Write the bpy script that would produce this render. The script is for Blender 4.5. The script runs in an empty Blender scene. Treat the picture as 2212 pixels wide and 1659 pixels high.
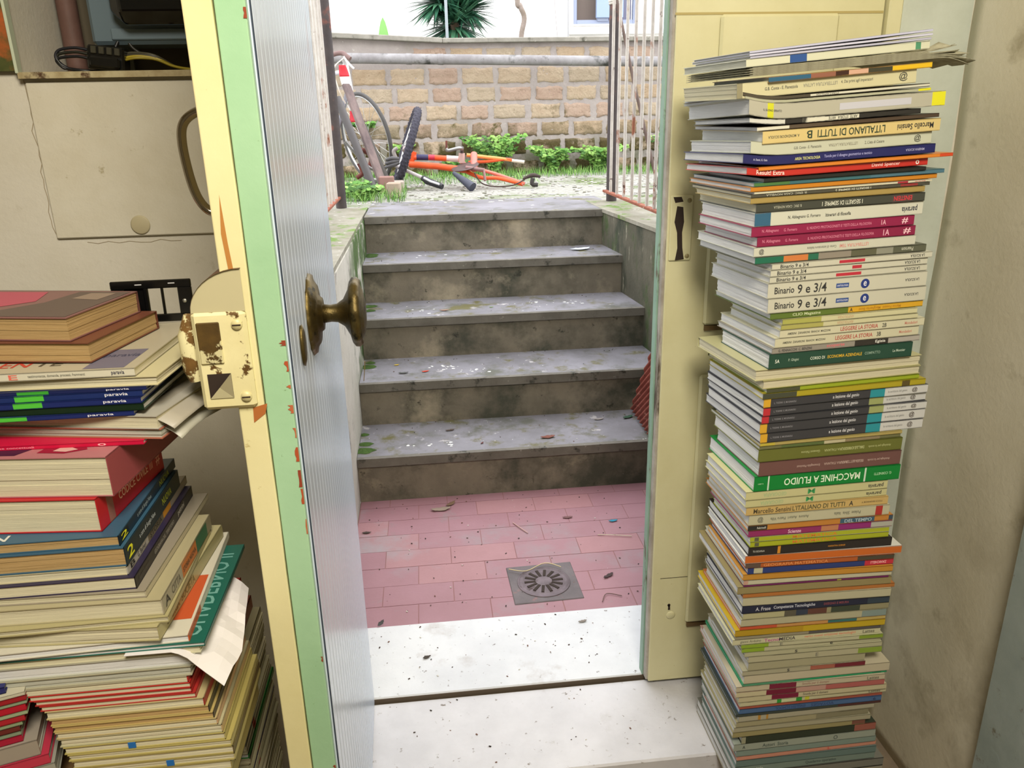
import bpy, math, random
from mathutils import Vector, Matrix, Euler, noise
random.seed(7)
SC = bpy.context.scene
COL = SC.collection
PI = math.pi
# ------------------------------------------------------------------ camera, sky, lamps, exposure
cam_data = bpy.data.cameras.new('camera'); cam = bpy.data.objects.new('camera', cam_data); COL.objects.link(cam)
cam_data.sensor_fit = 'HORIZONTAL'; cam_data.sensor_width = 36.0; cam_data.lens = 36.0 * 1700 / 2212
cam_data.clip_start = 0.02; cam_data.clip_end = 100
cam.matrix_world = Matrix(((0.99357571, 0.05551703, -0.09861626, 0), (-0.11125177, 0.31941972, -0.94106009, 0),
                           (-0.02074488, 0.94598568, 0.32354404, 1.283), (0, 0, 0, 1)))
SC.camera = cam
SC.view_settings.view_transform = 'Standard'; SC.view_settings.look = 'None'
SC.view_settings.gamma = 1.0; SC.view_settings.exposure = 0.0; SC.view_settings.use_curve_mapping = False
world = bpy.data.worlds.new('overcast_sky'); SC.world = world; world.use_nodes = True
wn = world.node_tree; wn.nodes.clear()
wo = wn.nodes.new('ShaderNodeOutputWorld'); wb = wn.nodes.new('ShaderNodeBackground')
wb.inputs[0].default_value = (0.95, 0.965, 1.0, 1); wb.inputs[1].default_value = 4.5
wn.links.new(wb.outputs[0], wo.inputs[0])
def area(name, loc, target, size, power, color):
    d = bpy.data.lights.new(name, 'AREA'); d.shape = 'DISK'; d.size = size; d.energy = power; d.color = color
    o = bpy.data.objects.new(name, d); COL.objects.link(o); o.location = loc
    o.rotation_euler = (Vector(target) - Vector(loc)).to_track_quat('-Z', 'Y').to_euler(); return o
LAMP = area('ceiling_lamp', (0.16, -0.35, 2.35), (0.1, 1.0, 0.8), 0.70, 56, (1.0, 0.92, 0.78))
# ------------------------------------------------------------------ helpers
def lin(h, k=1.0):
    h = h.lstrip('#'); r = []
    for i in (0, 2, 4):
        c = int(h[i:i+2], 16) / 255; c = c / 12.92 if c <= .04045 else ((c + .055) / 1.055) ** 2.4
        r.append(min(c * k, .92))
    return (*r, 1)
def tag(o, label=None, cat=None, group=None, kind=None):
    if label: o['label'] = label
    if cat: o['category'] = cat
    if group: o['group'] = group
    if kind: o['kind'] = kind
    return o
def link(name, me, parent=None, loc=None, rot=None):
    o = bpy.data.objects.new(name, me); COL.objects.link(o)
    if parent: o.parent = parent
    if loc: o.location = loc
    if rot: o.rotation_euler = rot
    return o
def empty(name, loc=(0, 0, 0), rot=(0, 0, 0)):
    o = link(name, None, None, loc, rot); o.empty_display_size = .02; return o
MC = {}
def mat(h, rough=.5, k=1.0, metal=0.0, spec=.4, coat=0.0):
    key = (h, rough, k, metal, spec, coat)
    if key in MC: return MC[key]
    m = bpy.data.materials.new('m' + h.strip('#')); m.use_nodes = True; b = m.node_tree.nodes['Principled BSDF']
    b.inputs['Base Color'].default_value = lin(h, k); b.inputs['Roughness'].default_value = rough
    b.inputs['Metallic'].default_value = metal; b.inputs['Specular IOR Level'].default_value = spec
    b.inputs['Coat Weight'].default_value = coat
    MC[key] = m; return m
def pmat(name, h1, h2, scale=6, rough=.7, bump=.2, bscale=60, stains=(), stretch=(1, 1, 1), k=1.0, metal=0, spec=.3, lo=.35, hi=.65, dist=.004):
    """noise-mixed base, then stains: (hex, scale, threshold, softness, stretch, axis, a, b) with an optional ramp along a world axis"""
    m = bpy.data.materials.new(name); m.use_nodes = True; nt = m.node_tree; N = nt.nodes; Lk = nt.links; b = N['Principled BSDF']
    tc = N.new('ShaderNodeTexCoord')
    def nz(sc, st, det=6, off=0.0):
        mp = N.new('ShaderNodeMapping'); mp.inputs['Scale'].default_value = st; mp.inputs['Location'].default_value = (off, off * .7, off * .3)
        Lk.new(tc.outputs['Object'], mp.inputs[0]); n = N.new('ShaderNodeTexNoise'); n.inputs['Scale'].default_value = sc
        n.inputs['Detail'].default_value = det; n.inputs['Roughness'].default_value = .65; Lk.new(mp.outputs[0], n.inputs[0]); return n.outputs[0]
    def ramp(src, a, c):
        r = N.new('ShaderNodeMapRange'); r.inputs[1].default_value = a; r.inputs[2].default_value = c; Lk.new(src, r.inputs[0]); return r.outputs[0]
    def mix(f, a, c):
        x = N.new('ShaderNodeMix'); x.data_type = 'RGBA'; Lk.new(f, x.inputs[0])
        for v, s in ((a, x.inputs[6]), (c, x.inputs[7])):
            if isinstance(v, tuple): s.default_value = v
            else: Lk.new(v, s)
        return x.outputs[2]
    cur = mix(ramp(nz(scale, stretch), lo, hi), lin(h1, k), lin(h2, k))
    for i, s in enumerate(stains):
        f = ramp(nz(s[1], s[4] if len(s) > 4 else (1, 1, 1), 8, 3.1 * (i + 1)), s[2], s[2] + s[3])
        if len(s) > 5:
            sx = N.new('ShaderNodeSeparateXYZ'); Lk.new(tc.outputs['Object'], sx.inputs[0])
            g = ramp(sx.outputs[s[5]], s[6], s[7]); mu = N.new('ShaderNodeMath'); mu.operation = 'MULTIPLY'
            Lk.new(f, mu.inputs[0]); Lk.new(g, mu.inputs[1]); f = mu.outputs[0]
        cur = mix(f, cur, lin(s[0], k))
    Lk.new(cur, b.inputs['Base Color']); b.inputs['Roughness'].default_value = rough; b.inputs['Metallic'].default_value = metal
    b.inputs['Specular IOR Level'].default_value = spec
    if bump:
        bp = N.new('ShaderNodeBump'); bp.inputs['Strength'].default_value = bump; bp.inputs['Distance'].default_value = dist
        Lk.new(nz(bscale, stretch, 8, 9.0), bp.inputs['Height']); Lk.new(bp.outputs[0], b.inputs['Normal'])
    return m
class MB:
    def __init__(s): s.v = []; s.f = []; s.m = []; s.mats = []; s.sm = []
    def mi(s, m):
        if m not in s.mats: s.mats.append(m)
        return s.mats.index(m)
    def poly(s, pts, faces, m, smooth=False):
        o = len(s.v); s.v += [tuple(p) for p in pts]; i = s.mi(m)
        for f in faces: s.f.append(tuple(o + a for a in f)); s.m.append(i); s.sm.append(smooth)
    def box(s, a, b, m, M=None):
        x0, y0, z0 = a; x1, y1, z1 = b
        if x0 > x1: x0, x1 = x1, x0
        if y0 > y1: y0, y1 = y1, y0
        if z0 > z1: z0, z1 = z1, z0
        p = [Vector(q) for q in ((x0, y0, z0), (x1, y0, z0), (x1, y1, z0), (x0, y1, z0), (x0, y0, z1), (x1, y0, z1), (x1, y1, z1), (x0, y1, z1))]
        if M: p = [M @ q for q in p]
        s.poly(p, [(0, 3, 2, 1), (4, 5, 6, 7), (0, 1, 5, 4), (1, 2, 6, 5), (2, 3, 7, 6), (3, 0, 4, 7)], m)
    def cbox(s, a, b, m, c=.003, M=None):
        """box with chamfered edges"""
        x0, y0, z0 = a; x1, y1, z1 = b; pts = []; 
        cx, cy, cz = (x0 + x1) / 2, (y0 + y1) / 2, (z0 + z1) / 2; hx, hy, hz = abs(x1 - x0) / 2, abs(y1 - y0) / 2, abs(z1 - z0) / 2
        c = min(c, hx * .9, hy * .9, hz * .9)
        def P(sx, sy, sz, ax):
            q = [hx - c, hy - c, hz - c]; q[ax] += c; return Vector((cx + sx * q[0], cy + sy * q[1], cz + sz * q[2]))
        idx = {}
        for sx in (-1, 1):
            for sy in (-1, 1):
                for sz in (-1, 1):
                    for ax in range(3): idx[(sx, sy, sz, ax)] = len(pts); pts.append(P(sx, sy, sz, ax))
        F = []
        for sg in (-1, 1):
            F.append([idx[(sg, a_, b_, 0)] for a_, b_ in ((-1, -1), (1, -1), (1, 1), (-1, 1))][::sg])
            F.append([idx[(a_, sg, b_, 1)] for a_, b_ in ((-1, -1), (1, -1), (1, 1), (-1, 1))][::-sg])
            F.append([idx[(a_, b_, sg, 2)] for a_, b_ in ((-1, -1), (1, -1), (1, 1), (-1, 1))][::sg])
        for u in (-1, 1):
            for w in (-1, 1):
                F.append([idx[(u, w, -1, 0)], idx[(u, w, 1, 0)], idx[(u, w, 1, 1)], idx[(u, w, -1, 1)]][::(1 if u * w < 0 else -1)])
                F.append([idx[(u, -1, w, 0)], idx[(u, 1, w, 0)], idx[(u, 1, w, 2)], idx[(u, -1, w, 2)]][::(-1 if u * w < 0 else 1)])
                F.append([idx[(-1, u, w, 1)], idx[(1, u, w, 1)], idx[(1, u, w, 2)], idx[(-1, u, w, 2)]][::(1 if u * w < 0 else -1)])
                for t in (-1, 1): F.append([idx[(u, w, t, 0)], idx[(u, w, t, 1)], idx[(u, w, t, 2)]][::(1 if u * w * t > 0 else -1)])
        if M: pts = [M @ p for p in pts]
        s.poly(pts, F, m)
    def tube(s, pts, r, m, n=10, caps=True, squash=1.0):
        pts = [Vector(p) for p in pts]; K = len(pts); rs = list(r) if isinstance(r, (list, tuple)) else [r] * K
        if len(rs) != K:
            q = len(rs) - 1; rs = [rs[min(int(q * i / (K - 1)), q - 1)] * (1 - (q * i / (K - 1) - min(int(q * i / (K - 1)), q - 1))) + rs[min(int(q * i / (K - 1)), q - 1) + 1] * (q * i / (K - 1) - min(int(q * i / (K - 1)), q - 1)) for i in range(K)]
        V = []; F = []; up = None
        for i in range(K):
            t = (pts[min(i + 1, K - 1)] - pts[max(i - 1, 0)]).normalized()
            if up is None: up = t.orthogonal().normalized()
            else:
                up = up - up.dot(t) * t
                up = up.normalized() if up.length > 1e-6 else t.orthogonal().normalized()
            w = t.cross(up)
            for j in range(n):
                a = 2 * PI * j / n; V.append(pts[i] + up * math.cos(a) * rs[i] + w * math.sin(a) * rs[i] * squash)
        for i in range(K - 1):
            for j in range(n): F.append((i * n + j, i * n + (j + 1) % n, (i + 1) * n + (j + 1) % n, (i + 1) * n + j))
        s.poly(V, F, m, True)
        if caps:
            s.poly(V[:n], [tuple(range(n))[::-1]], m); s.poly(V[-n:], [tuple(range(n))], m)
    def lathe(s, prof, m, M=None, n=32, wob=None):
        V = []; F = []; K = len(prof)
        for i, (r, z) in enumerate(prof):
            for j in range(n):
                a = 2 * PI * j / n; rr = r * (1 + (wob(i, a) if wob else 0)); q = Vector((rr * math.cos(a), rr * math.sin(a), z)); V.append(M @ q if M else q)
        for i in range(K - 1):
            for j in range(n): F.append((i * n + j, i * n + (j + 1) % n, (i + 1) * n + (j + 1) % n, (i + 1) * n + j))
        F.append(tuple(range(n))[::-1]); F.append(tuple((K - 1) * n + j for j in range(n)))
        s.poly(V, F, m, True)
    def torus(s, c, R, r, m, M=None, n=40, k=10, bump=None):
        V = []; F = []; c = Vector(c)
        for i in range(n):
            a = 2 * PI * i / n
            for j in range(k):
                b = 2 * PI * j / k; rr = r * (1 + (bump(i, j) if bump else 0)); q = Vector(((R + rr * math.cos(b)) * math.cos(a), (R + rr * math.cos(b)) * math.sin(a), rr * math.sin(b)))
                V.append((M @ q if M else q) + c)
        for i in range(n):
            for j in range(k): F.append((i * k + j, ((i + 1) % n) * k + j, ((i + 1) % n) * k + (j + 1) % k, i * k + (j + 1) % k))
        s.poly(V, F, m, not bump)
    def build(s, name, parent=None, loc=None, rot=None, bevel=0):
        me = bpy.data.meshes.new(name); me.from_pydata(s.v, [], s.f); me.update()
        for m in s.mats: me.materials.append(m)
        me.polygons.foreach_set('material_index', s.m); me.polygons.foreach_set('use_smooth', s.sm); me.update()
        o = link(name, me, parent, loc, rot)
        if bevel:
            md = o.modifiers.new('bevel', 'BEVEL'); md.width = bevel; md.segments = 2; md.limit_method = 'ANGLE'
        return o
def grid_mesh(name, nx, ny, fn, m, parent=None, thick=0, smooth=True):
    b = MB(); pts = [fn(i / nx, j / ny) for j in range(ny + 1) for i in range(nx + 1)]
    F = [(j * (nx + 1) + i, j * (nx + 1) + i + 1, (j + 1) * (nx + 1) + i + 1, (j + 1) * (nx + 1) + i) for j in range(ny) for i in range(nx)]
    b.poly(pts, F, m, smooth); o = b.build(name, parent)
    if thick:
        md = o.modifiers.new('solid', 'SOLIDIFY'); md.thickness = thick; md.offset = 0
    return o
def nz3(x, y, z, s=1.0): return noise.noise(Vector((x * s, y * s, z * s)))
# ------------------------------------------------------------------ lettering
TC = {}
def glyphs(txt):
    if txt in TC: return TC[txt]
    cu = bpy.data.curves.new('t', 'FONT'); cu.body = txt; cu.resolution_u = 2; cu.offset = .012
    o = bpy.data.objects.new('t', cu); COL.objects.link(o); bpy.context.view_layer.update()
    me = bpy.data.meshes.new_from_object(o.evaluated_get(bpy.context.evaluated_depsgraph_get()))
    vs = [tuple(v.co) for v in me.vertices]; fs = [tuple(p.vertices) for p in me.polygons]
    bpy.data.objects.remove(o); bpy.data.curves.remove(cu); bpy.data.meshes.remove(me)
    x0 = min(v[0] for v in vs); x1 = max(v[0] for v in vs); y0 = min(v[1] for v in vs); y1 = max(v[1] for v in vs)
    TC[txt] = (vs, fs, x0, x1, y0, y1); return TC[txt]
def text_part(parent, items, place, name='lettering', label=None):
    """items: (string, u0, u1, vc, hmax, hex, flip); place(u, v) -> point on the surface in the parent's frame"""
    for (txt, u0, u1, vc, hmax, h, flip) in items:
        vs, fs, x0, x1, y0, y1 = glyphs(txt); w = max(x1 - x0, 1e-4); s = (u1 - u0) / w; sy = min(s * 1.25, hmax / max(y1 - y0, 1e-4)); ym = (y0 + y1) / 2
        P = []
        for v in vs:
            a = (v[0] - x0) * s; c = (v[1] - ym) * sy
            P.append(place(u1 - a, vc - c) if flip else place(u0 + a, vc + c))
        b = MB(); b.poly(P, fs, mat(h, .6, 1.15)); o = b.build(name, parent)
        if label: o['label'] = label
# ------------------------------------------------------------------ books
def paper_mat(name, h1, h2):
    return pmat(name, h1, h2, scale=30, rough=.85, bump=.3, bscale=40, stretch=(.6, .6, 26), lo=.3, hi=.7, dist=.0015, k=1.0)
PAPER = {'w': paper_mat('paper_white', '#d6d6d4', '#c4c4c2'), 'c': paper_mat('paper_cream', '#ccc6aa', '#bab398'), 't': paper_mat('paper_tan', '#b29668', '#9a7e50'), 'g': paper_mat('paper_grey', '#bcbcae', '#9c9c8e')}
BK = 1.0
def book(x, y, z, L, W, T, yaw, tilt, h, label, bands=(), texts=(), mode='spine', paper='w', anchor=1, cover=None, under=None, group=None, cat='book', pitch=0, name='book', wav=0):
    """anchor 1: local x 0..L from the front left corner; -1: x -L..0 from the front right corner. mode: spine / fore / right / pages"""
    root = empty(name, (x, y, z), (math.radians(pitch), -math.radians(tilt), math.radians(yaw)))
    tag(root, label, cat, group)
    xs = (0, L) if anchor > 0 else (-L, 0); c = max(.0005, min(.0011, T * .14)); e = .0018
    cm = mat(cover or h, .38, BK); um = mat(under or cover or h, .38, BK); sm = mat(h, .36, BK)
    def dz(px, py):
        if not wav: return 0
        t = max(0.0, 1 - (px - xs[0]) / .07); return wav * t * t * (1 - .8 * py / W)
    cb = MB(); nx = 8 if wav else 1
    def slab(b, x0, x1, y0, y1, z0, z1, m):
        if not wav: b.box((x0, y0, z0), (x1, y1, z1), m); return
        n = 14; V = []; F = []
        for i in range(n + 1):
            q = x0 + (x1 - x0) * i / n
            for (yy, zz) in ((y0, z0), (y1, z0), (y1, z1), (y0, z1)): V.append((q, yy, zz + dz(q, yy)))
        for i in range(n):
            a = 4 * i
            for j in range(4): F.append((a + j, a + (j + 1) % 4, a + 4 + (j + 1) % 4, a + 4 + j)[::-1])
        F.append((0, 1, 2, 3)); F.append((4 * n + 3, 4 * n + 2, 4 * n + 1, 4 * n)); b.poly(V, F, m)
    slab(cb, xs[0], xs[1], 0, W, T - c, T, cm); slab(cb, xs[0], xs[1], 0, W, 0, c, um)
    px0, px1, py0, py1 = xs[0] + e * .6, xs[1] - e * .6, e * .8, W - e
    sp = None
    if mode in ('spine', 'right'):
        segs = []; cur = 0.0
        for (a, b_, hh) in sorted(q[:3] for q in bands if len(q) == 3):
            if a > cur + .001: segs.append((cur, a, sm))
            segs.append((a, b_, mat(hh, .36, BK))); cur = max(cur, b_)
        if cur < .999: segs.append((cur, 1, sm))
        for (a, b_, mm) in segs:
            if mode == 'spine': slab(cb, xs[0] + a * L, xs[0] + b_ * L, 0, c, 0, T, mm)
            else: cb.box((xs[1] - c, a * W, 0), (xs[1], b_ * W, T), mm)
    elif mode == 'fore': cb.box((xs[0], W - c, 0), (xs[1], W, T), sm)
    for q in bands:
        if len(q) == 4:
            lb = MB(); xa, xb = (xs[0] + q[0] * L, xs[0] + q[1] * L)
            if q[3] == 'o': r_ = min((xb - xa) / 2, T * .42); pts = [((xa + xb) / 2 + r_ * math.cos(2 * PI * j / 20), T / 2 + r_ * math.sin(2 * PI * j / 20)) for j in range(20)]
            else: hh = T * q[3] / 2; pts = [(xa, T / 2 - hh), (xb, T / 2 - hh), (xb, T / 2 + hh), (xa, T / 2 + hh)]
            lb.poly([(px_, -.0002, pz_) for px_, pz_ in pts], [tuple(range(len(pts)))], mat(q[2], .5, BK)); lb.build('printed_label', root)
    if mode == 'right': px1 = xs[1] - c; py0 = e * .5
    elif mode == 'spine': py0 = c
    cb.build('cover', root)
    pm = PAPER[paper]; pb = MB(); n = max(1, min(7, int(T / .0035))); zz = c
    for i in range(n):
        z1 = c + (T - 2 * c) * (i + 1) / n; j = random.uniform(0, .0010); k = random.uniform(0, .0010)
        slab(pb, px0 + j, px1 - (k if mode != 'right' else 0), py0 + (k if mode not in ('spine',) else 0), py1 - j, zz, z1, pm); zz = z1
    pb.build('page_block', root)
    if texts:
        if mode == 'right':
            text_part(root, [(t[0], t[1] * W, t[2] * W, T * .5, T * .6, t[3], t[4]) for t in texts], lambda u, v: (xs[1] + .0003, u, v))
        else:
            it = []
            for t in texts:
                it.append((t[0], xs[0] + t[1] * L, xs[0] + t[2] * L, T * (t[5] if len(t) > 5 else .5), T * .62, t[3], t[4]))
            text_part(root, it, lambda u, v: (u, -.0003, v + dz(u, 0)))
    return root
# ------------------------------------------------------------------ materials of the place
plaster = pmat('plaster_cream', '#cec9bb', '#c4beac', 3, .75, .2, 90, [('#a59d86', 18, .62, .2), ('#8c8268', 60, .73, .03)])
plaster_r = pmat('plaster_side', '#d2ccb8', '#c8c1aa', 3, .8, .25, 80, [('#9c937a', 9, .58, .2), ('#6c6048', 34, .73, .04), ('#8c8268', 5, .5, .25, (1, 1, 1), 2, .9, -.1)])
strip_m = pmat('plaster_pale', '#c2c8bc', '#b2b8aa', 5, .7, .2, 70, [('#7c7c64', 50, .70, .05)])
ceil_m = pmat('ceiling_white', '#d0c8b0', '#c4bca4', 3, .8, .1)
floor_m = pmat('floor_tiles', '#8a7c68', '#75685a', 6, .5, .2)
cream_paint = pmat('cream_gloss_paint', '#e0d8a8', '#d6cd98', 3, .32, .10, 30, [('#b8a870', 45, .66, .06), ('#a07040', 85, .745, .02), ('#6c6040', 120, .73, .02)], spec=.5)
leaf_paint = pmat('cream_leaf_paint', '#cfcaa2', '#c5bf94', 4, .42, .12, 30, [('#9c8c5c', 70, .69, .04), ('#6a5c3c', 110, .73, .02)], spec=.4)
green_paint = pmat('green_gloss_paint', '#a4caa4', '#96be96', 3, .26, .12, 40, [('#6c8c5c', 60, .69, .05), ('#7a5a40', 110, .76, .02)], spec=.6)
greenW = pmat('green_outer_paint', '#8caa98', '#7c9a88', 6, .5, .2, 40, [('#5c5040', 26, .60, .05, (1, 1, .25)), ('#9a5a38', 30, .68, .03, (1, 1, .3))])
greyW = pmat('grey_edge_paint', '#b4aea4', '#8c8478', 9, .6, .3, 50, [('#4c4034', 20, .58, .08, (1, 1, .2))])
rust_chip = mat('#a85028', .8); dark_hole = mat('#2c2018', .8); brown_wood = mat('#6a5434', .8)
slab_in = pmat('marble_slab', '#cac9cc', '#bab9bc', 5, .55, .15, 60, [('#9c9890', 6, .60, .25), ('#7c746c', 60, .64, .06), ('#8c8474', 22, .66, .1)])
slab_out = pmat('marble_threshold', '#cfd1d4', '#c2c4c8', 5, .55, .15, 60, [('#a49c98', 6, .60, .2), ('#6c6460', 55, .63, .06)])
slab_edge = pmat('slab_front', '#8a8068', '#746a54', 10, .8, .3)
tread_m = pmat('stone_tread', '#7e7c82', '#6a686c', 5, .6, .2, 70, [('#585850', 7, .52, .14), ('#a8a4a4', 14, .63, .05), ('#cfcfca', 38, .70, .015), ('#3c3832', 60, .72, .02), ('#5c5838', 9, .55, .1)])
nose_m = pmat('stone_nosing', '#6c6860', '#5a564e', 9, .75, .3, 60, [('#8c8880', 30, .64, .05), ('#30302a', 18, .58, .1)])
riser_m = pmat('concrete_riser', '#7a7264', '#645e52', 5, .9, .5, 90, [('#44443a', 4, .47, .16), ('#9a907c', 2.6, .55, .12), ('#34342c', 16, .62, .06), ('#948c80', 90, .70, .03)])
wall_green = pmat('mossy_concrete', '#5e5a4c', '#48463a', 5, .95, .6, 70, [('#34382c', 6, .50, .12, (1, 1, .4)), ('#8a8674', 20, .62, .05, (1, 1, .25)), ('#3c4c28', 6, .56, .1, (1, 1, .6))])
wall_white = pmat('white_stair_wall', '#b8b4aa', '#a8a498', 6, .85, .4, 60, [('#74706a', 9, .58, .12), ('#42582a', 7, .40, .12, (1, 1, 1), 1, 2.75, 3.1), ('#3c4430', 11, .55, .1, (1, 1, 1), 1, 2.5, 3.2)])
curb_m = pmat('curb_stone', '#8c887c', '#74705f', 8, .9, .5, 60, [('#5a7430', 7, .54, .08), ('#a8a49c', 30, .62, .06)])
gravel = pmat('gravel_ground', '#8e8c84', '#a8a69e', 45, .95, .9, 120, [('#5c6c38', 2.2, .50, .14), ('#c8c4b8', 60, .62, .05), ('#54503c', 50, .64, .05)], dist=.01)
mortar = pmat('mortar', '#a39a94', '#948b86', 6, .95, .7, 50, [('#8a8478', 4, .58, .2), ('#c0bab2', 26, .66, .05), ('#5c6040', 5, .45, .12, (1, 1, 1), 2, .35, .0)], dist=.01)
BR = [pmat('tuff_%d' % i, a, b, 9, .95, 1.0, 30, [(c, 22, .62, .08), ('#4c4424', 6, .38, .12, (1, 1, 1), 2, .44, .22), ('#5a5230', 5, .56, .08, (1, 1, 1), 2, .56, .42)], dist=.02) for i, (a, b, c) in enumerate((
      ('#b29e84', '#a69076', '#8c765c'), ('#b4a28a', '#aa967e', '#948066'), ('#ae9886', '#a28a78', '#8c7464'), ('#b0a08a', '#a4947e', '#887862')))]
coping_m = pmat('coping_stone', '#8e8a80', '#78746a', 9, .9, .5, 50, [('#4c4a40', 10, .58, .1), ('#b4b0a8', 30, .66, .05)])
pipe_m = pmat('cement_pipe', '#8e8c8c', '#787474', 8, .85, .3, 50, [('#3c3c38', 4, .56, .1), ('#54524a', 16, .6, .1)])
red_tile = pmat('red_paving', '#967078', '#8f6970', 5, .5, .15, 70, [('#8c7c80', 2.2, .56, .12), ('#8c7478', 9, .62, .08), ('#c4a8a4', 60, .74, .02), ('#3c2c28', 80, .75, .02)])
red_tile2 = pmat('red_paving_light', '#9e767a', '#966e72', 5, .5, .15, 70, [('#92868a', 2.4, .54, .12), ('#c4a8a4', 60, .72, .02), ('#3c2c28', 80, .74, .02)])
grout = mat('#86605f', .9)
white_facade = pmat('white_render', '#e6e4e0', '#dcdad6', 3, .8, .05)
rust_iron = pmat('rusty_white_iron', '#bab4ac', '#a49c94', 12, .7, .4, 60, [('#80503a', 9, .58, .06, (1, 1, .5)), ('#4a3028', 20, .62, .05)])
rust_post = pmat('rusty_dark_iron', '#383232', '#48403e', 10, .7, .4, 60, [('#70443a', 7, .58, .08), ('#a8a49c', 40, .72, .02)])
rust_rail = pmat('rust_red_iron', '#8c5440', '#74402e', 10, .8, .4, 60, [('#a89484', 20, .62, .06)])
# ------------------------------------------------------------------ the room
def struct(name, b, parent=None, **k):
    o = b.build(name, parent, **k)
    if not parent: o['kind'] = 'structure'
    return o
b = MB(); b.box((-2.2, -2.4, -.27), (1.05, 1.50, -.17), floor_m); struct('floor', b)
b = MB(); b.box((-2.2, -2.4, 2.55), (1.20, 1.60, 2.67), ceil_m); struct('ceiling', b)
b = MB(); b.box((-2.3, -2.4, -.17), (-2.2, 1.487, 2.55), plaster); struct('wall_left', b)
b = MB(); b.box((-2.3, -2.5, -.17), (1.15, -2.4, 2.55), plaster); struct('wall_back', b)
def rm(u, v):                                                     # right wall, slightly uneven plaster
    y = -2.4 + 3.887 * u; z = -.17 + 2.72 * v; return (1.023 + .006 * nz3(y, z, 1, 2.2) + .003 * nz3(y, z, 3, 7), y, z)
o = grid_mesh('wall_right', 120, 80, rm, plaster_r); md = o.modifiers.new('solid', 'SOLIDIFY'); md.thickness = .12; md.offset = 1; o['kind'] = 'structure'
# front wall: left part with the meter niche, lintel, right strip
b = MB(); F0, F1 = 1.487, 1.79
b.box((-2.2, F0, -.17), (-.24, F1, 1.365), plaster); b.box((-2.2, F0, 1.365), (-.655, F1, 2.55), plaster)
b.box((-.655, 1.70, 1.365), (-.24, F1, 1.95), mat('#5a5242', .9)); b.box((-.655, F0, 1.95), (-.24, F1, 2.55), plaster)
b.box((-.30, F0, 1.365), (-.24, 1.70, 1.95), plaster)
b.box((-.24, F0 + .045, 2.12), (.88, F1, 2.55), plaster); b.box((-.24, F0, 2.17), (.88, F0 + .045, 2.55), plaster)
b.box((.88, F0, .0), (1.023, F1, 2.55), strip_m); b.box((.88, F0, -.17), (1.023, F1, 0), plaster_r)
b.box((-.24, F0 + .02, -.17), (1.15, F1, -.005), slab_edge)
b.box((1.023, F0 + .0, -.17), (1.2, F1, 2.55), plaster)
struct('wall_front', b)
b = MB(); b.cbox((-.24, 1.265, -.055), (.895, 1.512, 0), slab_in, .004); b.box((-.24, 1.285, -.17), (.885, 1.485, -.056), slab_edge); struct('trim_1', b)
b = MB(); b.cbox((-.24, 1.516, -.004), (.88, 1.79, .012), slab_out, .003); b.box((-.24, 1.5140, -.004), (.88, 1.5158, .0095), mat('#54483a', .9)); struct('trim_2', b)  # dark brown strip paints the groove's shadow onto the threshold's front face
# outside face of the house (seen only from other places)
b = MB(); b.box((-4, 1.80, 2.13), (4, 1.95, 3.6), white_facade); b.box((-4, 1.80, 0), (-.47, 1.95, 2.13), white_facade); b.box((1.03, 1.80, .0), (4, 1.95, 2.13), white_facade); struct('wall_outer', b)
# raised board in the wall on the left, with a round blanking cap
b = MB(); b.cbox((-.648, 1.480, 1.092), (-.262, 1.4868, 1.350), pmat('board_paint', '#cec9b8', '#c4bda8', 5, .6, .2, 60, [('#948862', 26, .64, .08)]), .002); bd = b.build('cover_board')
tag(bd, 'cream painted flat board set on the wall below the meter niche', 'board')
b = MB(); b.lathe([(.0001, 0), (.015, 0), (.0165, -.0012), (.0165, -.002), (.0145, -.0028), (.0001, -.0032)], mat('#b4aa8a', .5), Matrix.Translation((-.502, 1.480, 1.112)) @ Matrix.Rotation(-PI / 2, 4, 'X') @ Matrix.Scale(-1, 4, (0, 0, 1)) @ Matrix.Scale(-1, 4, (0, 0, 1))); b.build('round_cap', bd)
b = MB(); b.box((-.652, 1.470, 1.356), (-.25, 1.70, 1.366), pmat('ledge_paint', '#b4a884', '#8c7a54', 20, .7, .3, 60, [('#4c3420', 14, .56, .06)])); struct('trim_3', b)
def crack(pts, w=.0007):
    b = MB(); P = []
    for (x, z) in pts: P.append((x, z))
    for (a, c) in zip(P, P[1:]):
        d = Vector((c[0] - a[0], c[1] - a[1])).normalized() * w; nx_, nz_ = -d.y, d.x
        b.poly([(a[0] - nx_, 1.4862, a[1] - nz_), (c[0] - nx_, 1.4862, c[1] - nz_), (c[0] + nx_, 1.4862, c[1] + nz_), (a[0] + nx_, 1.4862, a[1] + nz_)], [(0, 1, 2, 3)], mat('#8c7c5c', .9))
    o = b.build('trim_6'); o['kind'] = 'structure'
rc = random.Random(5)
crack([(-.652 + rc.uniform(-.003, .003), 1.355 - i * .0135) for i in range(20)] , .0005)
crack([(-.60 + i * .018, 1.083 + rc.uniform(-.003, .002)) for i in range(10)], .0003)
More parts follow.
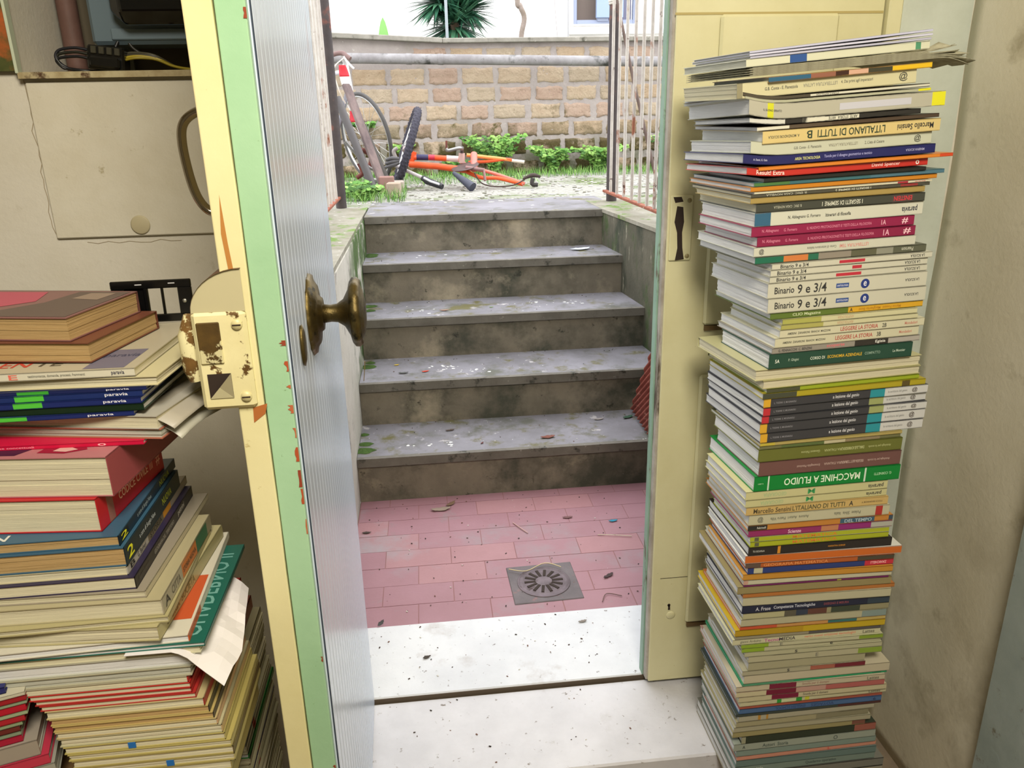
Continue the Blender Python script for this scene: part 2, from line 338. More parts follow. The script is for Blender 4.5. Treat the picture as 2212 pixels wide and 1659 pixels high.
# meter, terminal block and wires in the niche
mt = empty('electricity_meter', (-.46, 1.60, 1.407)); tag(mt, 'grey-blue electricity meter box with black glass front in the wall niche', 'meter')
b = MB(); gm = mat('#5c6c74', .5); b.cbox((-.105, -.02, .008), (.135, .08, .30), gm, .006); b.build('case', mt)
b = MB(); b.cbox((-.07, -.024, .015), (.13, -.02, .034), mat('#66767e', .4), .002); b.build('cover_strip', mt)
b = MB(); b.cbox((-.055, -.075, .036), (.105, -.02, .26), mat('#0c0e10', .08, spec=.7), .022); b.build('glass_front', mt, bevel=.004)
for sx in (-.088, -.068):
    b = MB(); b.lathe([(.0001, -.024), (.007, -.024), (.008, -.020), (.008, -.018)], mat('#2c3438', .3), Matrix.Translation((sx, 0, .052)) @ Matrix.Rotation(-PI / 2, 4, 'X') @ Matrix.Scale(-1, 4, (0, 0, 1)), 16); b.build('screw', mt)
tb = empty('terminal_block', (-.562, 1.58, 1.366)); tag(tb, 'black terminal block with looping dark and yellow wires under the meter', 'terminal block')
b = MB(); bkm = mat('#0e0e0c', .25, spec=.6)
Mt = Matrix.Rotation(.12, 4, 'Y'); b.cbox((-.012, -.022, .008), (.050, .012, .048), bkm, .003, Mt); b.cbox((-.006, -.030, .012), (.044, -.022, .030), bkm, .003, Mt)
for i in range(4): b.cbox((-.004 + i * .013, -.026, .034), (.005 + i * .013, -.02, .046), mat('#3a382c', .4), .001, Mt)
b.build('block', tb)
def wire(pts, r, h, parent, name='wire', n=7):
    P = [Vector(p) for p in pts]; out = []
    for i in range(len(P) - 1):
        p0, p1, p2, p3 = P[max(i - 1, 0)], P[i], P[i + 1], P[min(i + 2, len(P) - 1)]
        for k in range(6):
            t = k / 6; out.append(.5 * ((2 * p1) + (p2 - p0) * t + (2 * p0 - 5 * p1 + 4 * p2 - p3) * t * t + (3 * p1 - p0 - 3 * p2 + p3) * t ** 3))
    out.append(P[-1]); b = MB(); b.tube(out, r, h if not isinstance(h, str) else mat(h, .4), n); return b.build(name, parent)
for i in range(3):
    dz = i * .007
    wire([(-.008, -.01, .040 - dz), (-.030, -.012, .044 - dz), (-.056 - i * .003, -.014, .040 - dz), (-.062 + i * .004, -.016, .026 - dz), (-.045, -.014, .010), (-.015, -.012, .006), (.02, .02, .006)], .0026, ('#14141c', '#1c1c14', '#101014')[i], tb)
for i in range(4):
    wire([(.048, -.012 + i * .004, .022 + i * .004), (.07, -.01 + i * .003, .026 + i * .003), (.10, .0, .024 + i * .002), (.13, .0 + i * .006, .012), (.17, .0 + i * .006, .006), (.24, .01, .005)], .0024, ('#8c7c1c', '#a8942c', '#3c382c', '#4c4838')[i], tb)
wire([(.035, .0, .045), (.05, .01, .075)], .003, '#1c1c1c', tb)
wire([(.052, .01, .080), (.058, .006, .05), (.075, .01, .034), (.11, .02, .02)], .003, '#2a2820', tb)
# painting at far left above the wall seam, and pipe in the niche corner
pa = empty('framed_picture', (-.70, 1.487, 1.368)); tag(pa, 'blurred orange and green picture behind glass edge at the far upper left', 'picture')
b = MB(); b.box((-.12, -.012, 0), (.045, -.002, .32), pmat('painting', '#5c5c34', '#3c4424', 14, .35, 0, 10, [('#b0582c', 9, .50, .12), ('#8c3c24', 20, .62, .08)])); b.build('canvas', pa)
b = MB(); b.cbox((.045, -.018, -.004), (.050, -.001, .32), mat('#b8c0a8', .3), .001); b.build('frame_edge', pa)
b = MB()
b.tube([(-.625, 1.655, 1.367), (-.625, 1.655, 1.93)], .018, pmat('duct', '#6c5048', '#5c443c', 9, .6)); dc = b.build('duct_pipe'); tag(dc, 'brownish vertical duct in the left corner of the niche', 'pipe')
b = MB(); b.box((-.60, 1.69, 1.367), (-.535, 1.699, 1.94), mat('#6c6c5c', .8)); bb = b.build('backing_panel'); tag(bb, 'grey-green panel on the back of the niche left of the meter', 'panel')
# ------------------------------------------------------------------ left door leaf (opened inwards)
DX = -.165                                                        # outer face of the open leaf
d1 = empty('door_1', (-.177, 1.487, .012), (0, 0, math.radians(1.8))); d1['kind'] = 'structure'
def L1(b, name, **k): return b.build(name, d1, **k)
YE, YH = -.627, -.002                                             # free edge and hinge edge, local y
b = MB()
def wavy_bar(b, x0, x1, y0, y1, z0, z1, m, amp, seed, n=70, side=1):
    V = []; F = []
    for i in range(n + 1):
        z = z0 + (z1 - z0) * i / n; w = amp * nz3(seed, z, 0, 9) + amp * .5 * nz3(seed, z, 4, 31)
        for (q, yy) in ((x0, y0), (x1 + (w if side else 0), y0), (x1, y1), (x0, y1)): V.append((q, yy, z))
    for i in range(n):
        a = 4 * i
        for j in range(4): F.append((a + j, a + (j + 1) % 4, a + 4 + (j + 1) % 4, a + 4 + j))
    F.append((3, 2, 1, 0)); F.append((4 * n, 4 * n + 1, 4 * n + 2, 4 * n + 3)); b.poly(V, F, m)
wavy_bar(b, -.0325, -.003, YE, YE + .075, 0, 2.10, green_paint, .0012, 1); b.box((-.0325, YE + .075, 0), (-.010, YH, 2.1), green_paint)
L1(b, 'outer_frame', bevel=.0015)
b = MB(); wavy_bar(b, -.062, -.0335, YE - .003, YE + .085, 0, 2.10, cream_paint, .0007, 5); b.box((-.062, YE + .085, 0), (-.0335, YH, 2.1), leaf_paint)
L1(b, 'inner_frame', bevel=.0015)
# ribbed outer sheet
rib = pmat('ribbed_sheet', '#ccd6e4', '#c0ccdc', 2, .24, 0, 60, [('#a8a8a8', 12, .68, .06, (1, 1, .25)), ('#6c6460', 60, .73, .02), ('#b08c80', 5, .62, .14, (1, 1, .35))], spec=.65, stretch=(1, 1, .3))
b = MB(); V = []; n = 0; y = YE + .012; prof = []
while y < YH - .003:
    prof += [(.0006, y), (.0012, y + .0012), (.0013, y + .0130), (.0012, y + .0248), (.0008, y + .0255), (-.0008, y + .0265), (-.0008, y + .0280)]; y += .0290
for zz in (0.0, 2.1): V += [(p[0], p[1], zz) for p in prof]
n = len(prof); gro = mat('#7c828a', .5); F_ = [(i, i + 1, n + i + 1, n + i) for i in range(n - 1)]
b.poly(V, [f for i, f in enumerate(F_) if i % 7 not in (4, 5, 6)], rib, False); b.poly(V, [f for i, f in enumerate(F_) if i % 7 in (4, 5, 6)], gro, False)
b.box((-.0095, YE + .012, 0), (-.0015, YH, 2.1), rib); L1(b, 'ribbed_sheet')
# chips of bare orange primer along the green edge
b = MB()
for (z, w, h) in [(1.035, .010, .006), (1.005, .005, .012), (.985, .006, .004), (.955, .009, .010), (.925, .004, .012), (.895, .006, .018), (.862, .005, .022), (.84, .004, .02), (.80, .003, .02), (.615, .003, .008), (.44, .004, .008), (.405, .003, .014), (1.395, .003, .014), (1.365, .004, .010), (.30, .003, .01)]:
    q = [(-.0028, z), (-.0028, z + h)]; k = 5
    for i in range(k): q.append((-.0028 - w * random.uniform(.25, 1), z + h * (1 - i / (k - 1))))
    b.poly([(p[0], YE - .0006, p[1]) for p in q] , [tuple(range(len(q)))[::-1]], mat(random.choice(('#a84c28', '#8c3c24', '#b0603c')), .8))
b.poly([(-.0600, YE - .0036, z) for z in ()] or [(-.051, YE - .0036, 1.20), (-.0545, YE - .0036, 1.16), (-.052, YE - .0036, 1.12), (-.047, YE - .0036, 1.085), (-.0455, YE - .0036, 1.10), (-.049, YE - .0036, 1.15)], [(0, 1, 2, 3, 4, 5)[::-1]], mat('#b07838', .8))
b.poly([(x, YE - .0036, z) for x, z in ((-.046, .966), (-.030, .970), (-.0335, .958), (-.047, .948))], [(0, 1, 2, 3)], mat('#a8622c', .8))
L1(b, 'paint_chips')
# knob on the outer face
brass = pmat('old_brass', '#6a5a30', '#54482a', 20, .38, .3, 120, [('#2c2818', 40, .58, .08)], metal=.85, spec=.5)
kz = 1.028; ky = 1.085 - 1.487
K = empty('knob', (0, ky, kz - .012)); K.parent = d1
Mk = Matrix.Rotation(PI / 2, 4, 'Y')
ros = MB(); ros.lathe([(.0001, 0), (.054, 0), (.056, .002), (.053, .006), (.045, .008), (.040, .012), (.026, .013), (.022, .018), (.0001, .018)], brass, Mk, 48, lambda i, a: .03 * math.cos(16 * a) if i in (2, 3, 4) else 0); ros.build('rosette', K)
kb = MB(); kb.lathe([(.0001, .014), (.0135, .016), (.0120, .028), (.0130, .037), (.019, .046), (.032, .053), (.043, .056), (.0475, .060), (.048, .066), (.044, .070), (.038, .069), (.031, .073), (.014, .076), (.0001, .076)], brass, Mk, 48, lambda i, a: .025 * math.cos(14 * a) if i in (7, 8, 9) else 0); kb.build('knob_head', K)
kp = MB(); kp.lathe([(.0001, 0), (.013, 0), (.014, .003), (.010, .005), (.0001, .005)], brass, Matrix.Translation((.001, -.532, 1.008)) @ Matrix.Scale(1.9, 4, (0, 0, 1)) @ Mk, 24); L1(kp, 'keyhole_cover')
# rim lock on the inner side of the free edge
lk = empty('rim_lock', (0, YE, 0)); lk.parent = d1; worn = pmat('worn_cream_metal', '#e0d8a8', '#d4ca98', 8, .4, .1, 60, [('#5c4424', 34, .60, .03), ('#7c5c34', 50, .68, .04)]); bare = pmat('bare_worn_metal', '#4c3c24', '#6c542c', 25, .4, .1, 60, [('#e0d8a8', 38, .52, .03)], metal=.3)
b = MB(); b.cbox((-.097, -.010, .968), (-.040, .07, 1.079), worn, .004); b.build('lock_case', lk)
b = MB(); b.cbox((-.092, -.0125, 1.022), (-.068, -.0095, 1.068), bare, .001); b.build('bolt_plate', lk)
b = MB(); b.box((-.088, -.0108, .982), (-.063, -.0098, 1.010), dark_hole); b.poly([(-.088, -.0112, .982), (-.063, -.0112, .982), (-.0755, -.016, .996)], [(0, 1, 2)], mat('#cfc8a0', .3)); b.poly([(-.063, -.0112, .982), (-.063, -.0112, 1.010), (-.0755, -.016, .996)], [(0, 1, 2)], mat('#8c8468', .2)); b.build('latch_opening', lk)
for sz in (1.064, .982):
    b = MB(); b.lathe([(.0001, -.0015), (.0055, -.0015), (.006, 0), (.006, .001)], mat('#c8be8c', .4), Matrix.Translation((-.050, -.0105, sz + (0.0))) @ Matrix.Rotation(-PI / 2, 4, 'X'), 18); b.box((-.0545, -.0128, sz - .0006), (-.0455, -.0118, sz + .0006), dark_hole); b.build('screw', lk)
b = MB()
V = [(-.040, -.008, 1.078)]; arc = [(-.040 - .056 * math.sin(t) , 1.078 + .046 * math.cos(t)) for t in [PI / 2 * i / 10 for i in range(11)]]
b.poly([(-.040, -.007, 1.078)] + [(x, -.007, z) for x, z in arc], [tuple(range(12))], mat('#b8b08c', .4)); b.poly([(-.040, .045, 1.078)] + [(x, .045, z) for x, z in arc], [tuple(range(12))[::-1]], mat('#b8b08c', .4))
b.poly([(x, -.009, z) for x, z in arc] + [(x, .047, z) for x, z in arc], [(i, i + 1, 12 + i, 11 + i) for i in range(10)], mat('#5c3c24', .5), True); b.build('lever_guard', lk)
b = MB(); b.tube([(-.104, .012, .998), (-.106, .012, 1.012), (-.106, .012, 1.05), (-.102, .012, 1.072)], [.009, .012, .012, .007], pmat('worn_knob', '#5c4424', '#7a5a30', 30, .4, .1, 60, [('#e0d8a8', 30, .5, .03)]), 16); b.build('thumb_turn', lk)
# bow handle on the inner side
chrome = mat('#b4aca0', .10, 1, 1.0)
def cat(pts, k=8):
    P = [Vector(p) for p in pts]; out = []
    for i in range(len(P) - 1):
        p0, p1, p2, p3 = P[max(i - 1, 0)], P[i], P[i + 1], P[min(i + 2, len(P) - 1)]
        for j in range(k):
            t = j / k; out.append(.5 * ((2 * p1) + (p2 - p0) * t + (2 * p0 - 5 * p1 + 4 * p2 - p3) * t * t + (3 * p1 - p0 - 3 * p2 + p3) * t ** 3))
    out.append(P[-1]); return out
b = MB(); yh = .93 - 1.487
b.tube(cat([(-.060, yh, 1.283), (-.078, yh, 1.281), (-.093, yh, 1.270), (-.0975, yh, 1.250), (-.095, yh, 1.215), (-.089, yh, 1.190), (-.078, yh, 1.176), (-.060, yh, 1.173)]), .0042, chrome, 14, True, 1.3); L1(b, 'bow_handle')
# ------------------------------------------------------------------ right door leaf (closed)
d2 = empty('door_2', (.461, 1.487, .012)); d2['kind'] = 'structure'
b = MB(); b.box((.002, 0, 0), (.390, .018, 2.1), leaf_paint); b.build('inner_face', d2, bevel=.002)
b = MB(); wavy_bar(b, .003, .388, .018, .046, 0, 2.1, greyW, 0, 2); b.build('outer_face', d2)
b = MB(); V = []; b.box((-.006, .027, 0), (.02, .050, 2.1), greenW); b.cbox((-.003, .006, 0), (.004, .027, 2.1), greyW, .002); b.build('edge_strip', d2)
def panel(z0, z1, x0=.082, x1=.303):
    b = MB(); b.cbox((x0, -.009, z0 + .012), (x1, .001, z1), leaf_paint, .006)
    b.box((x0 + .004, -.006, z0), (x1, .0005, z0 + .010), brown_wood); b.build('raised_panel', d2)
panel(.148, .758); panel(.852, 1.432); panel(1.50, 2.02)
b = MB(); b.box((-.0003, -.0008, 1.432), (.388, .0, 1.436), mat('#a89860', .6)); b.build('rail_line', d2)
b = MB(); b.cbox((.006, -.004, .995), (.050, .0005, 1.120), leaf_paint, .003)
b.build('strike_plate', d2)
b = MB(); q = [(.018, 1.10), (.030, 1.098), (.033, 1.07), (.030, 1.05), (.032, 1.02), (.036, .998), (.018, .996), (.022, 1.02), (.020, 1.05), (.014, 1.07)]
b.poly([(x, -.0043, z) for x, z in q], [tuple(range(len(q)))], dark_hole); b.poly([(x, -.0042, z) for x, z in ((.010, 1.117), (.026, 1.117), (.030, 1.108), (.014, 1.106))], [(0, 1, 2, 3)], dark_hole)
b.build('worn_slot', d2)
for sz in (1.110, 1.004):
    b = MB(); b.lathe([(.0001, -.0052), (.004, -.0050), (.0045, -.004)], mat('#8c8058', .4), Matrix.Translation((.042, 0, sz)) @ Matrix.Rotation(PI / 2, 4, 'X') @ Matrix.Scale(-1, 4, (0, 0, 1)), 14); b.build('screw', d2)
b = MB(); q = [(.043 + .0035 * math.cos(a), .207 + .004 * math.sin(a)) for a in [PI * 2 * i / 12 for i in range(12)]]; b.poly([(x, -.0006, z) for x, z in q], [tuple(range(12))], dark_hole)
b.poly([(x, -.0006, z) for x, z in ((.0415, .207), (.0455, .207), (.0465, .194), (.041, .194))], [(0, 1, 2, 3)[::-1]], dark_hole)
b.lathe([(.0001, -.003), (.008, -.003), (.0105, -.001), (.0105, 0)], leaf_paint, Matrix.Translation((.048, 0, .180)) @ Matrix.Rotation(PI / 2, 4, 'X') @ Matrix.Scale(-1, 4, (0, 0, 1)), 20); b.build('keyhole', d2)
b = MB(); b.box((.020, -.0008, .278), (.085, 0, .2788), dark_hole); b.box((.084, -.0008, .20), (.0848, 0, .30), dark_hole); b.build('crack_line', d2)
b = MB(); b.cbox((.853, 1.474, .001), (.880, 1.53, 2.14), leaf_paint, .003); struct('trim_4', b)
b = MB(); b.box((-.235, 1.474, 2.125), (.852, 1.53, 2.165), leaf_paint); struct('trim_5', b)
# ------------------------------------------------------------------ outside: paving, drain, stairs, walls
b = MB(); b.box((-.279, 1.80, -.10), (1.02, 2.543, -.0010), grout)
ty = 1.797; r = 0
while ty < 2.545:
    tx = -.275 - (.10 if r % 2 else 0)
    while tx < 1.02:
        x0, x1 = max(tx, -.277), min(tx + .198, 1.018); y1 = min(ty + .0975, 2.541)
        if x1 - x0 > .02 and not (x0 < .375 and x1 > .185 and ty < 2.04 and y1 > 1.86): b.box((x0 + .0004, ty + .0004, -.01), (x1 - .0004, y1 - .0004, random.uniform(-.0003, .0003)), random.choice((red_tile, red_tile, red_tile2)))
        elif x1 - x0 > .02:
            b.box((x0 + .0008, ty + .0008, -.01), (x1 - .0008, y1 - .0008, -.0004), red_tile)
        tx += .1996
    ty += .0985; r += 1
struct('floor_outer', b)
dr = empty('floor_drain', (.284, 1.950, 0), (0, 0, .03)); tag(dr, 'round cast grate with radial slots set in a grey square on the red paving', 'drain')
b = MB(); dm = pmat('drain_frame', '#6e6668', '#5c5658', 9, .7, .3, 60, [('#8a6464', 20, .6, .1)]); b.cbox((-.098, -.095, -.003), (.098, .095, .0025), dm, .002); b.build('frame_plate', dr)
b = MB(); gr = pmat('grate_iron', '#766a70', '#5c5256', 20, .6, .4, 60, [('#3c2c28', 30, .58, .1)])
b.lathe([(.0001, .0022), (.077, .0022), (.077, .0045), (.073, .0045), (.072, .0028), (.060, .0032), (.055, .006), (.0001, .007)], gr, None, 40); b.build('grate', dr)
b = MB()
for i in range(14):
    M = Matrix.Rotation(2 * PI * i / 14, 4, 'Z'); b.box((.024, -.0042, .0040), (.056, .0042, .0078), dark_hole, M)
b.build('slots', dr)
st = empty('staircase', (.28, 2.543, 0)); st['kind'] = 'structure'
for k in range(1, 6):
    y0 = (k - 1) * .304
    b = MB(); b.box((-.559, y0, (k - 1) * .17 - .004), (.66, y0 + .30, k * .17 - .034), riser_m); b.build('riser', st)
    y1 = y0 + (.304 + .03 if k < 5 else .62)
    n = 40; V = []; F = []
    for i in range(n + 1):
        x = -.558 + 1.217 * i / n; w = .0022 * nz3(x, k, 0, 14) + (-.004 if nz3(x, k, 5, 6) > .42 else 0)
        V += [(x, y0 - .012 - w, k * .17 - .034), (x, y0 - .014 - w, k * .17 - .0015 + w * .2), (x, y0 + .004, k * .17)]
    for i in range(n):
        a = 3 * i; F += [(a, a + 3, a + 4, a + 1), (a + 1, a + 4, a + 5, a + 2)]
    b = MB(); b.poly(V, F, nose_m); b.poly([(-.558, y0 - .01, k * .17 - .034), (.659, y0 - .01, k * .17 - .034), (.659, y1, k * .17 - .034), (-.558, y1, k * .17 - .034), (-.558, y0 + .004, k * .17), (.659, y0 + .004, k * .17), (.659, y1, k * .17), (-.558, y1, k * .17)], [(3, 2, 1, 0), (4, 5, 6, 7)], tread_m)
    b.build('tread', st)
# side walls of the stairwell
b = MB(); b.box((-.46, 1.80, -.1), (-.280, 4.15, .835), wall_white); b.box((-.47, 1.80, .835), (-.285, 4.15, .851), curb_m); struct('wall_stair_left', b)
b = MB(); Q = [(.846, 4.15), (.846, 3.76), (.905, 3.0), (.935, 2.5), (.95, 1.80)]
for i in range(4):
    (x0, y0), (x1, y1) = Q[i], Q[i + 1]
    b.poly([(x0, y0, -.1), (x1, y1, -.1), (1.07, y1, -.1), (1.07, y0, -.1), (x0, y0, .835), (x1, y1, .835), (1.07, y1, .835), (1.07, y0, .835)], [(0, 4, 5, 1), (1, 5, 6, 2), (2, 6, 7, 3), (3, 7, 4, 0)], wall_green)
    b.poly([(x0 - .006, y0, .835), (x1 - .006, y1, .835), (1.07, y1, .835), (1.07, y0, .835), (x0 - .006, y0, .851), (x1 - .006, y1, .851), (1.07, y1, .851), (1.07, y0, .851)], [(0, 4, 5, 1), (4, 7, 6, 5), (1, 5, 6, 2), (3, 7, 4, 0), (0, 1, 2, 3)], curb_m)
struct('wall_stair_right', b)
# moss patches at the left ends of the treads
moss = pmat('moss', '#34491c', '#466228', 20, .95, 1, 90, dist=.01)
mo = MB()
for (x, y, z, r_) in [(-.265, 3.70, .681, .05), (-.26, 3.66, .681, .04), (-.262, 3.38, .511, .04), (-.255, 3.30, .511, .03), (-.262, 3.05, .341, .04), (-.25, 3.10, .341, .022), (-.258, 2.66, .171, .028), (-.262, 2.60, .171, .04), (-.268, 2.75, .171, .02)]:
    n = 14; V = [(x, y, z + .007)] + [(max(-.279, x + r_ * (1 + .4 * nz3(i, x, y, 3.3)) * math.cos(2 * PI * i / n)), y + r_ * .7 * (1 + .4 * nz3(i, y, x, 2.1)) * math.sin(2 * PI * i / n), z) for i in range(n)]
    mo.poly(V, [(0, 1 + i, 1 + (i + 1) % n) for i in range(n)], moss, True)
tag(mo.build('stair_moss'), 'small green moss cushions at the left ends of the stone treads', 'moss', kind='stuff')
# ground level
b = MB()
b.box((-3.5, 4.15, .70), (4.5, 12.0, .848), gravel); b.box((-3.5, 1.95, .70), (-.472, 4.15, .848), gravel); b.box((1.052, 1.95, .70), (4.5, 4.15, .848), gravel); struct('ground', b)
# block wall with coping
bw = empty('wall_garden', (0, 6.40, .84), (0, 0, math.radians(1.2))); bw['kind'] = 'structure'
b = MB(); b.box((-2.6, 0, 0), (4.2, .24, .960), mortar); b.build('mortar_body', bw)
rows = [(.005, .10), (.150, .258), (.285, .388), (.416, .520), (.545, .648), (.672, .785), (.84, .925)]
b = MB()
for r_, (z0, z1) in enumerate(rows):
    x = -2.55 + (.16 if r_ % 2 else 0) + random.uniform(-.03, .03)
    while x < 4.1:
        w = random.uniform(.205, .255)
        if r_ == 6 and x < -.2: x += w + .05; continue
        n, k = 10, 7; V = []; vv = (0, .03, .2, .4, .6, .8, .97, 1); F = []; seed = random.uniform(0, 99)
        for j in range(k + 1):
            for i in range(n + 1):
                u, v = (0, .015, .12, .25, .38, .5, .62, .75, .88, .985, 1)[i], vv[j]; ex = .016 * nz3(seed, v * 3, i, 1.7) * (1 if i in (0, 1, n - 1, n) else 0); ez = .014 * nz3(seed + 5, u * 5, j // 4, 1.7) * (1 if j in (0, 1, k - 1, k) else 0)
                d = -.004 if 0 < i < n and 0 < j < k else .004
                V.append((x + w * u + ex, d - .007 * nz3(seed + u * 6, v * 3, 1, 1.2), z0 + (z1 - z0) * v + ez))
        for j in range(k):
            for i in range(n): F.append((j * (n + 1) + i, j * (n + 1) + i + 1, (j + 1) * (n + 1) + i + 1, (j + 1) * (n + 1) + i))
        b.poly(V, F, random.choice(BR), True); x += w + random.uniform(.032, .05)
b.build('tuff_blocks', bw)
b = MB(); b.cbox((-.02 + .22, -.05, .958), (4.2, .28, .992), coping_m, .005); M = Matrix.Translation((.20, 0, .958)) @ Matrix.Rotation(math.radians(3.0), 4, 'Y'); b.cbox((-2.8, -.06, 0), (0, .28, .036), coping_m, .005, M)
b.poly([(-2.6, .001, .955), (.2, .001, .955), (.2, .001, .962), (-2.6, .001, 1.10), (-2.6, .23, .955), (.2, .23, .955), (.2, .23, .962), (-2.6, .23, 1.10)], [(0, 1, 2, 3), (7, 6, 5, 4), (0, 3, 7, 4)], mortar); b.build('coping', bw)
b = MB(); b.tube([(-2.4, 6.25, 1.74), (1.5, 6.25, 1.648), (3.8, 6.25, 1.60)], .036, pipe_m, 20)
for px_ in (-.05, .18, 1.9): b.tube([(px_ - .02, 6.25, 1.74 - (px_ + 2.4) * .0236), (px_ + .02, 6.25, 1.739 - (px_ + 2.4) * .0236)], .0385, pipe_m, 20)
pp = b.build('cement_pipe'); tag(pp, 'long grey cement pipe running along the block wall under its coping', 'pipe')
b = MB()
for x_ in (-1.6, 3.2):
    b = MB(); b.box((x_ - .012, 6.27, 1.70 - (x_ + 2.4) * .0236), (x_ + .012, 6.46, 1.73 - (x_ + 2.4) * .0236), rust_rail); b.build('bracket', pp)
b = MB(); b.cbox((.998, .97, -.17), (1.03, 1.106, 2.15), pmat('blue_frame_paint', '#a2aca8', '#8c9894', 6, .5, .2, 60, [('#6c6450', 22, .62, .08)]), .004); struct('trim_7', b)
# ------------------------------------------------------------------ railings beside the stairwell
def railing(name, label, x, y0, y1, zr, bars, ztop, postx, posty, postm, barm, diag=None):
    root = empty(name, (x, y0, zr)); tag(root, label, 'railing', )
    b = MB(); b.tube([(postx - x, posty - y0, .852 - zr), (postx - x, posty - y0, ztop - zr)], .027, postm, 16); b.build('post', root)
    b = MB(); b.cbox((-.012, y1 - y0, -.006), (.012, .0, .006), rust_rail, .002); b.build('bottom_rail', root)
    b = MB(); b.cbox((-.012, y1 - y0, ztop - zr - .03), (.012, .0, ztop - zr - .018), rust_rail, .002); b.build('top_rail', root)
    b = MB(); b.tube([(0, y1 - y0 + .02, .852 - zr), (0, y1 - y0 + .02, ztop - zr - .02)], .014, barm, 10); b.build('end_post', root)
    for yy in bars:
        b = MB(); b.tube([(0, yy - y0, 0), (0, yy - y0, ztop - zr - .02)], .0074, barm, 8); b.build('bar', root)
    if diag: b = MB(); b.tube(diag, .007, mat('#4c3a30', .7), 8); b.build('diagonal_bar', root)
    return root
rl = railing('iron_railing', 'white and rusty iron gate right of the stairwell, with a diagonal rod', .925, 4.06, 3.02, .905, [3.93, 3.80, 3.665, 3.52, 3.39, 3.27, 3.16], 2.15, .965, 4.08, rust_post, rust_iron, [(.02, .02, 1.0), (.02, -.45, .5), (.02, -.95, .02)])
b = MB(); b.torus((.04, .02, .885), .026, .008, mat('#c8c4bc', .6), None, 20, 6); b.torus((.04, .02, .872), .026, .006, mat('#b8b0a4', .6), None, 20, 6); b.build('wire_binding', rl)
railing('iron_railing', 'rusty iron gate seen nearly edge-on, just right of the ribbed door leaf', -.425, 4.13, 2.6, .905, [4.02 - .125 * i for i in range(11)], 2.25, -.418, 4.16, rust_post, rust_iron)
# ------------------------------------------------------------------ corrugated sheet leaning on the stairwell wall
sheet_m = pmat('rust_red_sheet', '#8c4c40', '#74392f', 12, .8, .4, 70, [('#a87868', 20, .6, .08), ('#542c24', 9, .6, .08)])
e1 = Vector((0, -.507, .862)); e2 = Vector((0, -1, -.03)); O = Vector((0, 0, 0))
def shf(u, v):
    p = e1 * (v * .58) + e2 * (u * .265); d = p.y * .62 + p.z * .78; x = .0045 * math.sin(2 * PI * d / .022) + .045 * (p.z / .5)
    return (x, p.y, p.z)
so = grid_mesh('corrugated_sheet', 90, 160, shf, sheet_m, None, .0015); so.location = (.762, 2.822, .186)
tag(so, 'rust red corrugated sheet leaning on the right stairwell wall above the lowest tread', 'metal sheet')
# ------------------------------------------------------------------ litter on the steps and paving
def leaf_litter(name, label, cat, x, y, z, s, h, rz, curl=.4, asp=.4, h2=None):
    def f(u, v):
        t = (u - .5) * 2; w = asp * ((1 - t * t) ** .7 * (v - .5) * 2 + .35 * nz3(x * 9 + t * 3, y, v, 1.3)); w = w * (1 + .5 * nz3(t * 4, x, y * 7, 1.1))
        return (s * t * .5, s * w * .5, s * (curl * (.25 * w * w + .18 * t * t) + .02) + .001)
    o = grid_mesh(name, 10, 5, f, mat(h, .8), None, .0006); o.location = (x, y, z); o.rotation_euler = (0, 0, rz); tag(o, label, cat); return o
LT = [('dry_leaf', 'curled reddish brown leaf on the lowest stone tread, right of centre', .40, 2.615, .171, .055, '#6c4034', .1),
 ('dry_leaf', 'small brown leaf scrap on the lowest stone tread, near its middle', .16, 2.60, .171, .018, '#5c3430', 1),
 ('dry_leaf', 'grey curled leaf near the back of the lowest tread', .05, 2.74, .171, .035, '#4c4038', .2),
 ('dry_leaf', 'thin grey leaf on the lowest tread close to the corrugated sheet', .62, 2.76, .171, .04, '#8a8480', .1),
 ('ivy_leaf', 'dark green leaf lying at the foot of the corrugated sheet', .735, 2.76, .172, .05, '#34503c', .5),
 ('yellow_leaf', 'tiny yellow leaf at the back of the second tread', -.145, 3.05, .341, .022, '#c8a820', .2),
 ('dry_leaf', 'dark grey thin leaf left of centre on the second tread', -.115, 2.94, .341, .04, '#4c4c4a', 0),
 ('red_scrap', 'small red plastic scrap on the second tread', -.03, 2.945, .341, .03, '#b83c28', .3),
 ('green_leaf', 'tiny green leaf on the third tread', .26, 3.26, .511, .018, '#5c7c28', 0),
 ('dry_leaf', 'rusty oval leaf print on the third tread', .06, 3.24, .511, .04, '#8c6c5c', 0),
 ('blue_scrap', 'small turquoise scrap on the red paving near the right door leaf', .565, 2.275, .001, .032, '#2c7c94', .1),
 ('dry_leaf', 'pale curled leaf heap on the red paving at the first riser', .0, 2.44, .001, .07, '#8a7a6c', .1),
 ('dry_leaf', 'second curled leaf beside the pale leaf heap at the first riser', .035, 2.475, .001, .045, '#6c5440', .8),
 ('dry_leaf', 'brown oval leaf on the red paving, right of centre', .42, 2.32, .001, .035, '#6c4c4c', 0),
 ('dry_leaf', 'dark crumpled leaf on the red paving by the ribbed door, upper left', -.245, 2.315, .001, .03, '#3c3028', 0),
 ('dry_leaf', 'dark crumpled leaf right of the drain grate', .475, 1.955, .001, .04, '#3c2c2c', .6),
 ('dry_leaf', 'grey wedge-like leaf scrap at the left border of the white threshold', -.175, 1.80, .013, .03, '#3c3a38', 1.1),
 ('dry_leaf', 'dark lump of dirt on the white threshold, left part', -.055, 1.645, .013, .022, '#3c342c', .4),
 ('dry_leaf', 'grey leaf on the white threshold, right of centre', .355, 1.735, .013, .024, '#7c746c', .2),
 ('paper_scrap', 'crumpled pale blue plastic scrap at the right end of the fourth tread', .71, 3.62, .681, .10, '#c4d0d8', .2)]
